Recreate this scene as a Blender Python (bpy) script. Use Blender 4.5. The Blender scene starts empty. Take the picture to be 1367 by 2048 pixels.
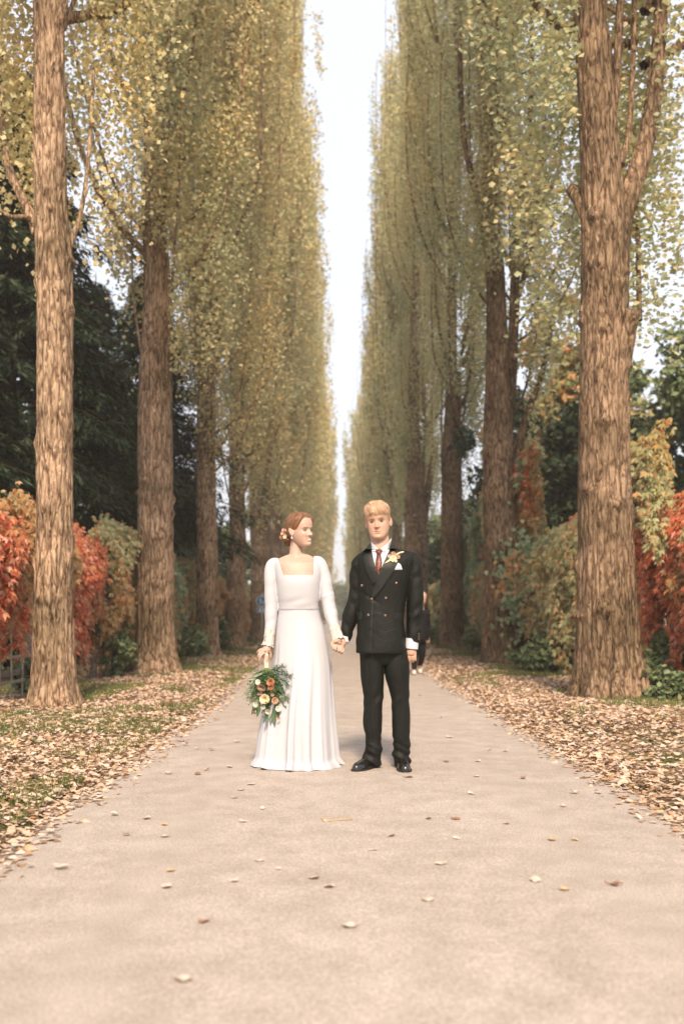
import bpy, bmesh, math, random
import numpy as np
from mathutils import Vector, Matrix
from mathutils.bvhtree import BVHTree

# ------------------------------------------------------------------ camera, world, sun, exposure
SC = bpy.context.scene
COL = SC.collection
HAZE = 0.0013
FPX, VPX, VPY, CAMH = 1991.0, 675.0, 1232.0, 1.05      # focal length in px, vanishing point, eye height

cam_d = bpy.data.cameras.new('camera')
cam_d.sensor_fit = 'VERTICAL'; cam_d.sensor_height = 36.0; cam_d.lens = 35.0
cam_d.shift_y = (VPY - 1024.0) / 2048.0
cam_d.shift_x = (683.5 - VPX) / 2048.0
cam_d.clip_start = 0.1; cam_d.clip_end = 3000
cam_d.dof.use_dof = True; cam_d.dof.focus_distance = 6.7; cam_d.dof.aperture_fstop = 1.7
cam = bpy.data.objects.new('camera', cam_d); COL.objects.link(cam)
cam.location = (0, 0, CAMH); cam.rotation_euler = (math.pi/2, 0, 0)
SC.camera = cam

SUN_EL, SUN_AZ = math.radians(41), math.radians(2)    # behind the camera, a little to its right
world = bpy.data.worlds.new('World'); SC.world = world; world.use_nodes = True
wn, wl = world.node_tree.nodes, world.node_tree.links
wn.clear()
w_out = wn.new('ShaderNodeOutputWorld'); w_bg = wn.new('ShaderNodeBackground')
w_sky = wn.new('ShaderNodeTexSky'); w_sky.sky_type = 'NISHITA'; w_sky.sun_disc = False
w_sky.sun_elevation = SUN_EL; w_sky.sun_rotation = math.pi - SUN_AZ
w_sky.air_density = 1.0; w_sky.dust_density = 4.0; w_sky.ozone_density = 1.0
w_mix = wn.new('ShaderNodeMix'); w_mix.data_type = 'RGBA'; w_mix.inputs[0].default_value = 0.82
w_mix.inputs[7].default_value = (4.95, 5.15, 5.7, 1)      # thin bright cloud veil over the clear sky
wl.new(w_sky.outputs[0], w_mix.inputs[6]); wl.new(w_mix.outputs[2], w_bg.inputs[0])
w_bg.inputs[1].default_value = 0.072
wl.new(w_bg.outputs[0], w_out.inputs[0])

sun_d = bpy.data.lights.new('sun', 'SUN'); sun_d.energy = 2.0; sun_d.angle = math.radians(9)
sun_d.color = (1.0, 0.82, 0.63)
sun = bpy.data.objects.new('sun', sun_d); COL.objects.link(sun)
sdir = Vector((math.sin(SUN_AZ)*math.cos(SUN_EL), -math.cos(SUN_AZ)*math.cos(SUN_EL), math.sin(SUN_EL)))
sun.rotation_euler = sdir.to_track_quat('Z', 'Y').to_euler()

SC.view_settings.view_transform = 'Standard'; SC.view_settings.look = 'None'
SC.view_settings.exposure = 1.68; SC.view_settings.gamma = 1.0
SC.render.engine = 'CYCLES'
SC.cycles.use_denoising = True
SC.cycles.max_bounces = 6; SC.cycles.diffuse_bounces = 4; SC.cycles.glossy_bounces = 2
SC.cycles.transmission_bounces = 3; SC.cycles.transparent_max_bounces = 6; SC.cycles.volume_bounces = 1
SC.cycles.use_adaptive_sampling = True; SC.cycles.adaptive_threshold = 0.02

# ------------------------------------------------------------------ helpers
def at(px, py, Y):
    return np.array([(px-VPX)/FPX*Y, Y, CAMH+(VPY-py)/FPX*Y])

def ground_at(px, py):
    Y = FPX*CAMH/(py-VPY)
    return (px-VPX)/FPX*Y, Y

def _hash(ix, iy, iz, seed):
    h = (ix*374761393 + iy*668265263 + iz*2147483647 + seed*1274126177) & 0xffffffff
    h = ((h ^ (h >> 13)) * 1274126177) & 0xffffffff
    return ((h ^ (h >> 16)) & 0xffff) / 65535.0

def vnoise(P, seed=0):
    """smooth value noise in -1..1 for an (n,3) array"""
    P = np.asarray(P, float)
    i = np.floor(P).astype(np.int64); f = P - i; f = f*f*(3-2*f)
    r = 0
    for dx in (0, 1):
        for dy in (0, 1):
            for dz in (0, 1):
                w = (f[:, 0] if dx else 1-f[:, 0])*(f[:, 1] if dy else 1-f[:, 1])*(f[:, 2] if dz else 1-f[:, 2])
                r = r + w*_hash(i[:, 0]+dx, i[:, 1]+dy, i[:, 2]+dz, seed)
    return r*2-1

def smooth01(x, a, b):
    t = np.clip((np.asarray(x, float)-a)/(b-a), 0, 1)
    return t*t*(3-2*t)

def mesh(name, V, F, mats, smooth=True, fmat=None):
    """V (n,3); F list of (k,m) int arrays or one array"""
    if not isinstance(F, (list, tuple)): F = [F]
    F = [np.asarray(f, np.int64) for f in F if len(f)]
    me = bpy.data.meshes.new(name)
    V = np.asarray(V, np.float32)
    me.vertices.add(len(V)); me.vertices.foreach_set('co', V.ravel())
    loops = np.concatenate([f.ravel() for f in F])
    tot = np.concatenate([np.full(len(f), f.shape[1]) for f in F])
    start = np.concatenate([[0], np.cumsum(tot)[:-1]])
    me.loops.add(len(loops)); me.loops.foreach_set('vertex_index', loops.astype(np.int32))
    me.polygons.add(len(tot)); me.polygons.foreach_set('loop_start', start.astype(np.int32))
    me.polygons.foreach_set('loop_total', tot.astype(np.int32))
    me.polygons.foreach_set('use_smooth', np.full(len(tot), smooth))
    if mats is not None:
        for m in (mats if isinstance(mats, (list, tuple)) else [mats]): me.materials.append(m)
    if fmat is not None: me.polygons.foreach_set('material_index', np.asarray(fmat, np.int32))
    me.update(); me.validate()
    return me

def link(me, name, parent=None, loc=(0, 0, 0), rot=(0, 0, 0), scale=None):
    o = bpy.data.objects.new(name, me); COL.objects.link(o)
    if parent is not None: o.parent = parent
    o.location = loc; o.rotation_euler = rot
    if scale is not None: o.scale = scale
    return o

def tag(o, label=None, cat=None, group=None, kind=None):
    if label: o['label'] = label
    if cat: o['category'] = cat
    if group: o['group'] = group
    if kind: o['kind'] = kind
    return o

def thing(name, loc, label, cat, group=None, rz=0):
    o = bpy.data.objects.new(name, None); COL.objects.link(o)
    o.location = loc; o.rotation_euler = (0, 0, rz); o.empty_display_size = 0.1
    return tag(o, label, cat, group)

class MB:
    """collects pieces of one mesh"""
    def __init__(s): s.V = []; s.F = {}; s.n = 0; s.k = {}
    def add(s, V, F, mi=0):
        V = np.asarray(V, float); s.V.append(V)
        for f in (F if isinstance(F, list) else [F]):
            f = np.asarray(f)
            if len(f): s.F.setdefault((f.shape[1], mi), []).append(f + s.n)
        s.n += len(V); return s
    def build(s, name, mats, parent=None, smooth=True, loc=(0, 0, 0)):
        keys = sorted(s.F)
        F = [np.concatenate(s.F[k]) for k in keys]
        fm = np.concatenate([np.full(len(f), k[1]) for f, k in zip(F, keys)])
        return link(mesh(name, np.concatenate(s.V), F, mats, smooth, fm), name, parent, loc)

def box(cx, cy, cz, sx, sy, sz):
    v = np.array([[x, y, z] for x in (-.5, .5) for y in (-.5, .5) for z in (-.5, .5)])*[sx, sy, sz]+[cx, cy, cz]
    f = np.array([[0, 1, 3, 2], [4, 6, 7, 5], [0, 4, 5, 1], [2, 3, 7, 6], [0, 2, 6, 4], [1, 5, 7, 3]])
    return v, f

def frames(P):
    """parallel-transport frames along a polyline"""
    P = np.asarray(P, float); T = np.gradient(P, axis=0)
    T /= np.linalg.norm(T, axis=1)[:, None]+1e-12
    ref = np.array([1., 0, 0]) if abs(T[0][0]) < .8 else np.array([0, 1., 0])
    N = np.zeros_like(P); n = ref - T[0]*np.dot(ref, T[0]); n /= np.linalg.norm(n); N[0] = n
    for i in range(1, len(P)):
        n = N[i-1]-T[i]*np.dot(N[i-1], T[i]); n /= np.linalg.norm(n)+1e-12; N[i] = n
    return T, N, np.cross(T, N)

def resample(P, R, n):
    """Catmull-Rom resample of points and radii"""
    P = np.asarray(P, float); R = np.asarray(R, float)
    A = np.column_stack([P, R]) if R.ndim == 1 else np.column_stack([P, R])
    if len(A) < 3:
        t = np.linspace(0, 1, n)[:, None]; out = A[0]*(1-t)+A[-1]*t
    else:
        E = np.vstack([2*A[0]-A[1], A, 2*A[-1]-A[-2]])
        ts = np.linspace(0, len(A)-1-1e-9, n); out = []
        for t in ts:
            i = int(t); u = t-i; p0, p1, p2, p3 = E[i], E[i+1], E[i+2], E[i+3]
            out.append(.5*((2*p1)+(-p0+p2)*u+(2*p0-5*p1+4*p2-p3)*u*u+(-p0+3*p1-3*p2+p3)*u**3))
        out = np.array(out)
    return out[:, :3], (out[:, 3] if R.ndim == 1 else out[:, 3:])

def tube(P, R, seg=8, caps=True, fn=None):
    """round (R scalar list) tube along P; fn(theta, i)->factor"""
    P = np.asarray(P, float); R = np.asarray(R, float)
    T, N, B = frames(P); th = np.linspace(0, 2*np.pi, seg, endpoint=False)
    rr = R[:, None]*np.ones(seg)[None]
    if fn is not None: rr = rr*fn(th, P)
    V = P[:, None]+rr[..., None]*(np.cos(th)[None, :, None]*N[:, None]+np.sin(th)[None, :, None]*B[:, None])
    n = len(P); i = np.arange(n-1)[:, None]*seg; j = np.arange(seg)[None]; j2 = (j+1) % seg
    F = np.stack([i+j, i+j2, i+seg+j2, i+seg+j], -1).reshape(-1, 4)
    V = V.reshape(-1, 3); Fs = [F]
    if caps:
        V = np.vstack([V, P[0], P[-1]]); c = n*seg; jj = np.arange(seg); k2 = (jj+1) % seg
        Fs.append(np.vstack([np.stack([np.full(seg, c), k2, jj], -1), np.stack([np.full(seg, c+1), (n-1)*seg+jj, (n-1)*seg+k2], -1)]))
    return V, Fs

def kites(P, U, N, L, W, fold=0.0):
    """leaf quads: base at P, pointing along U, normal N, length L, width W"""
    U = U/(np.linalg.norm(U, axis=1)[:, None]+1e-9)
    S = np.cross(U, N); S /= np.linalg.norm(S, axis=1)[:, None]+1e-9
    Nn = np.cross(S, U)
    L = np.broadcast_to(L, len(P))[:, None]; W = np.broadcast_to(W, len(P))[:, None]
    a = P; b = P+U*L*.42+S*W*.5+Nn*fold*W; c = P+U*L; d = P+U*L*.42-S*W*.5+Nn*fold*W
    V = np.stack([a, b, c, d], 1).reshape(-1, 3)
    return V, np.arange(len(P)*4).reshape(-1, 4)

# ------------------------------------------------------------------ materials
def new_mat(name):
    m = bpy.data.materials.new(name); m.use_nodes = True
    nt = m.node_tree; b = nt.nodes['Principled BSDF']
    return m, nt, b

def N_(nt, t, **kw):
    n = nt.nodes.new(t)
    for k, v in kw.items(): setattr(n, k, v)
    return n

def ramp(nt, stops, interp='LINEAR'):
    r = nt.nodes.new('ShaderNodeValToRGB'); cr = r.color_ramp; cr.interpolation = interp
    while len(cr.elements) < len(stops): cr.elements.new(0.5)
    for e, (p, c) in zip(cr.elements, stops):
        e.position = p; e.color = (*c, 1)
    return r

def simple(name, col, rough=.6, spec=.3, sheen=0, coat=0, metal=0, bump=None, var=0.0, varscale=20):
    m, nt, b = new_mat(name)
    b.inputs['Base Color'].default_value = (*col, 1); b.inputs['Roughness'].default_value = rough
    b.inputs['Specular IOR Level'].default_value = spec; b.inputs['Metallic'].default_value = metal
    b.inputs['Sheen Weight'].default_value = sheen; b.inputs['Coat Weight'].default_value = coat
    tc = N_(nt, 'ShaderNodeTexCoord')
    if var:
        n = N_(nt, 'ShaderNodeTexNoise'); n.inputs['Scale'].default_value = varscale; n.inputs['Detail'].default_value = 4
        nt.links.new(tc.outputs['Object'], n.inputs['Vector'])
        r = ramp(nt, [(.25, tuple(c*(1-var) for c in col)), (.75, tuple(min(1, c*(1+var)) for c in col))])
        nt.links.new(n.outputs[0], r.inputs[0]); nt.links.new(r.outputs[0], b.inputs['Base Color'])
    if bump:
        n = N_(nt, 'ShaderNodeTexNoise'); n.inputs['Scale'].default_value = bump[0]; n.inputs['Detail'].default_value = 5
        nt.links.new(tc.outputs['Object'], n.inputs['Vector'])
        bp = N_(nt, 'ShaderNodeBump'); bp.inputs['Strength'].default_value = bump[1]; bp.inputs['Distance'].default_value = bump[2]
        nt.links.new(n.outputs[0], bp.inputs['Height']); nt.links.new(bp.outputs[0], b.inputs['Normal'])
    return m

def leaf_mat(name, stops, transl=.3, rough=.55, patch=None, patch_scale=.5, spec=.25):
    """leaf colour per island, plus a large soft patch noise pushing towards another hue"""
    m, nt, b = new_mat(name)
    g = N_(nt, 'ShaderNodeNewGeometry'); r = ramp(nt, stops)
    nt.links.new(g.outputs['Random Per Island'], r.inputs[0]); col = r.outputs[0]
    if patch:
        tc = N_(nt, 'ShaderNodeTexCoord'); n = N_(nt, 'ShaderNodeTexNoise')
        n.inputs['Scale'].default_value = patch_scale; n.inputs['Detail'].default_value = 3
        nt.links.new(tc.outputs['Object'], n.inputs['Vector'])
        mr = N_(nt, 'ShaderNodeMapRange'); mr.inputs[1].default_value = .42; mr.inputs[2].default_value = .62
        nt.links.new(n.outputs[0], mr.inputs[0])
        mm = N_(nt, 'ShaderNodeMath', operation='MULTIPLY'); mm.inputs[1].default_value = .75
        nt.links.new(mr.outputs[0], mm.inputs[0])
        r2 = ramp(nt, patch); nt.links.new(g.outputs['Random Per Island'], r2.inputs[0])
        mx = N_(nt, 'ShaderNodeMix', data_type='RGBA'); nt.links.new(mm.outputs[0], mx.inputs[0])
        nt.links.new(col, mx.inputs[6]); nt.links.new(r2.outputs[0], mx.inputs[7]); col = mx.outputs[2]
    nt.links.new(col, b.inputs['Base Color']); b.inputs['Roughness'].default_value = rough
    b.inputs['Specular IOR Level'].default_value = spec
    if transl:
        t = N_(nt, 'ShaderNodeBsdfTranslucent'); nt.links.new(col, t.inputs['Color'])
        ms = N_(nt, 'ShaderNodeMixShader'); ms.inputs[0].default_value = transl
        nt.links.new(b.outputs[0], ms.inputs[1]); nt.links.new(t.outputs[0], ms.inputs[2])
        nt.links.new(ms.outputs[0], nt.nodes['Material Output'].inputs[0])
    return m

def bark_mat(name, light, mid, dark, vs=1.0):
    m, nt, b = new_mat(name)
    tc = N_(nt, 'ShaderNodeTexCoord'); mp = N_(nt, 'ShaderNodeMapping'); mp.inputs['Scale'].default_value = (30*vs, 30*vs, 7.5*vs)
    nt.links.new(tc.outputs['Object'], mp.inputs[0])
    n1 = N_(nt, 'ShaderNodeTexNoise'); n1.inputs['Scale'].default_value = 1; n1.inputs['Detail'].default_value = 8; n1.inputs['Distortion'].default_value = 1.1
    n2 = N_(nt, 'ShaderNodeTexNoise'); n2.inputs['Scale'].default_value = 1.3; n2.inputs['Detail'].default_value = 3
    n3 = N_(nt, 'ShaderNodeTexVoronoi', feature='DISTANCE_TO_EDGE'); n3.inputs['Scale'].default_value = .8
    nt.links.new(mp.outputs[0], n1.inputs['Vector']); nt.links.new(tc.outputs['Object'], n2.inputs['Vector']); mp3 = N_(nt, 'ShaderNodeMapping'); mp3.inputs['Scale'].default_value = (24*vs, 24*vs, 4.0*vs); ds = N_(nt, 'ShaderNodeMix', data_type='RGBA'); ds.inputs[0].default_value = .25
    nt.links.new(tc.outputs['Object'], mp3.inputs[0]); nt.links.new(mp3.outputs[0], ds.inputs[6]); nt.links.new(n1.outputs['Color'], ds.inputs[7]); nt.links.new(ds.outputs[2], n3.inputs['Vector'])
    r1 = ramp(nt, [(.36, dark), (.47, mid), (.62, light)]); nt.links.new(n1.outputs[0], r1.inputs[0])
    r2 = ramp(nt, [(.35, (.62, .60, .52)), (.65, (1.25, 1.18, 1.12))]); nt.links.new(n2.outputs[0], r2.inputs[0])
    mx = N_(nt, 'ShaderNodeMix', data_type='RGBA', blend_type='MULTIPLY'); mx.inputs[0].default_value = 1
    nt.links.new(r1.outputs[0], mx.inputs[6]); nt.links.new(r2.outputs[0], mx.inputs[7])
    r3 = ramp(nt, [(0, (.30, .25, .21)), (.16, (1, 1, 1))]); nt.links.new(n3.outputs['Distance'], r3.inputs[0])
    m2 = N_(nt, 'ShaderNodeMix', data_type='RGBA', blend_type='MULTIPLY'); m2.inputs[0].default_value = .8
    nt.links.new(mx.outputs[2], m2.inputs[6]); nt.links.new(r3.outputs[0], m2.inputs[7])
    nt.links.new(m2.outputs[2], b.inputs['Base Color']); b.inputs['Roughness'].default_value = .9
    b.inputs['Specular IOR Level'].default_value = .15
    ad = N_(nt, 'ShaderNodeMath', operation='ADD'); nt.links.new(n1.outputs[0], ad.inputs[0])
    ml = N_(nt, 'ShaderNodeMath', operation='MINIMUM'); ml.inputs[1].default_value = .35
    nt.links.new(n3.outputs['Distance'], ml.inputs[0]); nt.links.new(ml.outputs[0], ad.inputs[1])
    bp = N_(nt, 'ShaderNodeBump'); bp.inputs['Strength'].default_value = 1.; bp.inputs['Distance'].default_value = .05
    nt.links.new(ad.outputs[0], bp.inputs['Height']); nt.links.new(bp.outputs[0], b.inputs['Normal'])
    return m
# ================================================================== SETTING
rng = np.random.default_rng(7)
PATH_L, PATH_R = -1.48, 1.74

def path_edges(Y):
    Y = np.asarray(Y, float)
    wob = .05*vnoise(np.column_stack([Y*1.3, Y*0, Y*0]), 3)+.02*vnoise(np.column_stack([Y*6, Y*0, Y*0]), 4)
    wob2 = .05*vnoise(np.column_stack([Y*1.1, Y*0+9, Y*0]), 5)+.02*vnoise(np.column_stack([Y*6, Y*0+5, Y*0]), 6)
    return PATH_L-.35*smooth01(Y, 9, 22)+wob, PATH_R+wob2

def ground_h(X, Y):
    X = np.asarray(X, float); Y = np.asarray(Y, float)
    P = np.column_stack([X.ravel()*1.5, Y.ravel()*1.5, X.ravel()*0]); nz = vnoise(P, 11).reshape(X.shape)
    P2 = np.column_stack([X.ravel()*.4, Y.ravel()*.4, X.ravel()*0]); nz2 = vnoise(P2, 12).reshape(X.shape)
    l, r = PATH_L-.35*smooth01(Y, 9, 22), PATH_R
    d = np.maximum(np.maximum(l-X, X-r), 0)
    return smooth01(d, 0.0, .9)*(.05+.022*nz+.04*nz2)*(1-smooth01(np.abs(X), 8, 12)) - .012*(d <= 0.12)

# ground sheet, reaching the horizon
xs = np.concatenate([[-900, -300, -100, -40, -20, -12, -9], np.arange(-7.5, 7.51, .12), [9, 12, 20, 40, 100, 300, 900]])
ys = np.concatenate([[-300, -60, -20, -8, -3, 0], np.arange(1, 26, .15), np.arange(26, 60, .6), np.arange(60, 260, 4), [300, 400, 700, 1500]])
GX, GY = np.meshgrid(xs, ys)
GZ = ground_h(GX, GY)
nx, ny = len(xs), len(ys)
ii = (np.arange(ny-1)[:, None]*nx+np.arange(nx-1)[None]).ravel()
gF = np.stack([ii, ii+1, ii+nx+1, ii+nx], -1)
m, nt, b = new_mat('soil')
tc = N_(nt, 'ShaderNodeTexCoord')
n1 = N_(nt, 'ShaderNodeTexNoise'); n1.inputs['Scale'].default_value = 1.6; n1.inputs['Detail'].default_value = 6
n2 = N_(nt, 'ShaderNodeTexNoise'); n2.inputs['Scale'].default_value = 45; n2.inputs['Detail'].default_value = 5
nt.links.new(tc.outputs['Object'], n1.inputs[0]); nt.links.new(tc.outputs['Object'], n2.inputs[0])
r1 = ramp(nt, [(.38, (.09, .10, .035)), (.5, (.17, .13, .07)), (.62, (.30, .20, .13))])
r2 = ramp(nt, [(.3, (.55, .55, .55)), (.7, (1.3, 1.25, 1.2))])
nt.links.new(n1.outputs[0], r1.inputs[0]); nt.links.new(n2.outputs[0], r2.inputs[0])
mx = N_(nt, 'ShaderNodeMix', data_type='RGBA', blend_type='MULTIPLY'); mx.inputs[0].default_value = 1
nt.links.new(r1.outputs[0], mx.inputs[6]); nt.links.new(r2.outputs[0], mx.inputs[7]); nt.links.new(mx.outputs[2], b.inputs['Base Color'])
b.inputs['Roughness'].default_value = .95; b.inputs['Specular IOR Level'].default_value = .1
bp = N_(nt, 'ShaderNodeBump'); bp.inputs['Strength'].default_value = .8; bp.inputs['Distance'].default_value = .02
nt.links.new(n2.outputs[0], bp.inputs['Height']); nt.links.new(bp.outputs[0], b.inputs['Normal'])
M_SOIL = m
o = link(mesh('ground', np.column_stack([GX.ravel(), GY.ravel(), GZ.ravel()]), gF, M_SOIL), 'ground'); tag(o, kind='structure')

# path
ys = np.concatenate([np.arange(-6, 30, .1), np.arange(30, 80, .5), np.arange(80, 232, 4)])
el, er = path_edges(ys)
us = np.linspace(0, 1, 15)
PX = el[:, None]*(1-us)+er[:, None]*us
PY = np.repeat(ys[:, None], 15, 1)
PZ = .006+.018*(1-(2*us-1)**2)[None]+PX*0
ii = (np.arange(len(ys)-1)[:, None]*15+np.arange(14)[None]).ravel()
pF = np.stack([ii, ii+1, ii+16, ii+15], -1)
m, nt, b = new_mat('asphalt')
tc = N_(nt, 'ShaderNodeTexCoord')
n1 = N_(nt, 'ShaderNodeTexNoise'); n1.inputs['Scale'].default_value = .55; n1.inputs['Detail'].default_value = 5
n2 = N_(nt, 'ShaderNodeTexNoise'); n2.inputs['Scale'].default_value = 110; n2.inputs['Detail'].default_value = 4
n3 = N_(nt, 'ShaderNodeTexVoronoi'); n3.inputs['Scale'].default_value = 190
n4 = N_(nt, 'ShaderNodeTexNoise'); n4.inputs['Scale'].default_value = 5; n4.inputs['Detail'].default_value = 6
for n in (n1, n2, n3, n4): nt.links.new(tc.outputs['Object'], n.inputs['Vector'])
r1 = ramp(nt, [(.3, (.365, .302, .250)), (.7, (.415, .350, .296))]); nt.links.new(n1.outputs[0], r1.inputs[0])
r2 = ramp(nt, [(.32, (.74, .73, .72)), (.5, (1, 1, 1)), (.68, (1.28, 1.28, 1.3))]); nt.links.new(n2.outputs[0], r2.inputs[0])
r4 = ramp(nt, [(.35, (.9, .89, .87)), (.65, (1.07, 1.07, 1.08))]); nt.links.new(n4.outputs[0], r4.inputs[0])
mx = N_(nt, 'ShaderNodeMix', data_type='RGBA', blend_type='MULTIPLY'); mx.inputs[0].default_value = 1
nt.links.new(r1.outputs[0], mx.inputs[6]); nt.links.new(r2.outputs[0], mx.inputs[7])
m2 = N_(nt, 'ShaderNodeMix', data_type='RGBA', blend_type='MULTIPLY'); m2.inputs[0].default_value = 1
nt.links.new(mx.outputs[2], m2.inputs[6]); nt.links.new(r4.outputs[0], m2.inputs[7])
nt.links.new(m2.outputs[2], b.inputs['Base Color'])
b.inputs['Roughness'].default_value = .85; b.inputs['Specular IOR Level'].default_value = .25
bp = N_(nt, 'ShaderNodeBump'); bp.inputs['Strength'].default_value = .6; bp.inputs['Distance'].default_value = .004
nt.links.new(n3.outputs['Distance'], bp.inputs['Height']); nt.links.new(bp.outputs[0], b.inputs['Normal'])
M_ASPH = m
o = link(mesh('path', np.column_stack([PX.ravel(), PY.ravel(), PZ.ravel()]), pF, M_ASPH), 'path'); tag(o, kind='structure')

# ------------------------------------------------------------------ litter and grass
M_LITTER = leaf_mat('litter_leaf', [(0, (.60, .45, .33)), (.2, (.48, .33, .22)), (.4, (.62, .48, .37)), (.55, (.33, .18, .095)), (.7, (.48, .31, .16)), (.85, (.64, .52, .43)), (1, (.22, .125, .07))], transl=.1)
M_GRASS = leaf_mat('grass_blade', [(0, (.07, .10, .025)), (.5, (.13, .16, .045)), (1, (.24, .22, .08))], transl=.25)

def litter_density(X, Y):
    el, er = PATH_L-.35*smooth01(Y, 9, 22), PATH_R+0*Y
    dl, dr = el-X, X-er
    d = np.where(X < 0, dl, dr)
    cl = .5+.5*vnoise(np.column_stack([X*1.7, Y*1.1, X*0]), 21)
    den = np.where(d > 0, .30+.70*cl, np.exp(d/.09)*.5)
    # bare trodden soil on the right verge close by
    bare = smooth01(X, 1.95, 2.2)*(1-smooth01(X, 3.0, 3.3))*smooth01(Y, 5.0, 6.0)*(1-smooth01(Y, 8.2, 9.5))
    den = den*(1-.78*bare)
    den = den*(1-smooth01(np.abs(X), 3.9, 4.8))
    return den

mb = MB()
for (y0, y1, n, s) in ((2.5, 9, 60000, .043), (9, 16, 60000, .05), (16, 30, 46000, .068), (30, 70, 30000, .12), (70, 200, 16000, .25)):
    for side in (-1, 1):
        X = np.where(side < 0, rng.uniform(-5, -1.25, n), rng.uniform(1.5, 5.2, n)); Y = rng.uniform(y0, y1, n)
        keep = rng.random(n) < litter_density(X, Y); X, Y = X[keep], Y[keep]; k = len(X)
        el_, er_ = path_edges(Y)
        onp = (X > el_) & (X < er_)
        Z = np.where(onp, .012, ground_h(X, Y)+rng.uniform(.002, .035, k))
        az = rng.uniform(0, 2*np.pi, k); U = np.column_stack([np.cos(az), np.sin(az), rng.normal(0, .16, k)])
        N = np.column_stack([rng.normal(0, .33, k), rng.normal(0, .33, k), np.ones(k)])
        sz = s*rng.uniform(.55, 1.3, k)
        mb.add(*kites(np.column_stack([X, Y, Z]), U, N, sz*1.15, sz*.95, fold=.12))
o = mb.build('leaf_litter', M_LITTER, smooth=False); tag(o, kind='stuff', label='thick carpet of pale fallen leaves on both verges', cat='fallen leaves')

mb = MB()
for (y0, y1, n, h) in ((2.5, 10, 60000, .045), (10, 20, 50000, .07), (20, 45, 26000, .12)):
    for side in (-1, 1):
        X = np.where(side < 0, rng.uniform(-4.6, -1.6, n), rng.uniform(1.85, 4.9, n)); Y = rng.uniform(y0, y1, n)
        patch = vnoise(np.column_stack([X*1.3, Y*.9, X*0]), 31)+.5*vnoise(np.column_stack([X*4, Y*4, X*0]), 32)
        near_tree = np.exp(-((np.abs(X)-3.3)/.5)**2)*.5
        bare = smooth01(X, 1.95, 2.2)*(1-smooth01(X, 3.0, 3.4))*smooth01(Y, 5.0, 6.0)*(1-smooth01(Y, 8.2, 9.5))
        keep = (rng.random(n) < smooth01(patch+near_tree, .12, .7)*(1-.8*bare)); X, Y = X[keep], Y[keep]; k = len(X)
        P = np.column_stack([X, Y, ground_h(X, Y)])
        U = np.column_stack([rng.normal(0, .45, k), rng.normal(0, .45, k), np.ones(k)])
        N = np.column_stack([rng.normal(0, 1, k), rng.normal(-1, 1, k), rng.normal(0, .2, k)])
        L = h*rng.uniform(.5, 1.6, k)
        mb.add(*kites(P, U, N, L, .006+h*.06))
o = mb.build('grass', M_GRASS, smooth=False); tag(o, kind='stuff', label='short green grass showing through the leaves on the verges', cat='grass')

# ------------------------------------------------------------------ poplars
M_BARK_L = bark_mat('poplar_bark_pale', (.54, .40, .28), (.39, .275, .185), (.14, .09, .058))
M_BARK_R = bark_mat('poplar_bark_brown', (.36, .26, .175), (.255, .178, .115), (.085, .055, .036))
POP_OCHRE = [(0, (.46, .41, .21)), (.3, (.65, .54, .28)), (.55, (.56, .52, .28)), (.8, (.75, .60, .31)), (1, (.74, .49, .21))]
POP_GREEN = [(0, (.35, .41, .23)), (.4, (.48, .50, .29)), (.75, (.58, .56, .32)), (1, (.70, .58, .31))]
M_LEAF_L = leaf_mat('poplar_leaf_ochre', POP_OCHRE, transl=.4, patch=POP_GREEN, patch_scale=.35)
M_LEAF_R = leaf_mat('poplar_leaf_green', POP_GREEN, transl=.4, patch=POP_OCHRE, patch_scale=.35)

def env_r(z, H, R, zb):
    a = .58+.42*smooth01(z, zb, zb+4.5)
    return R*a*(1-smooth01(z, H*.72, H*1.02)*.93)

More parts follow.
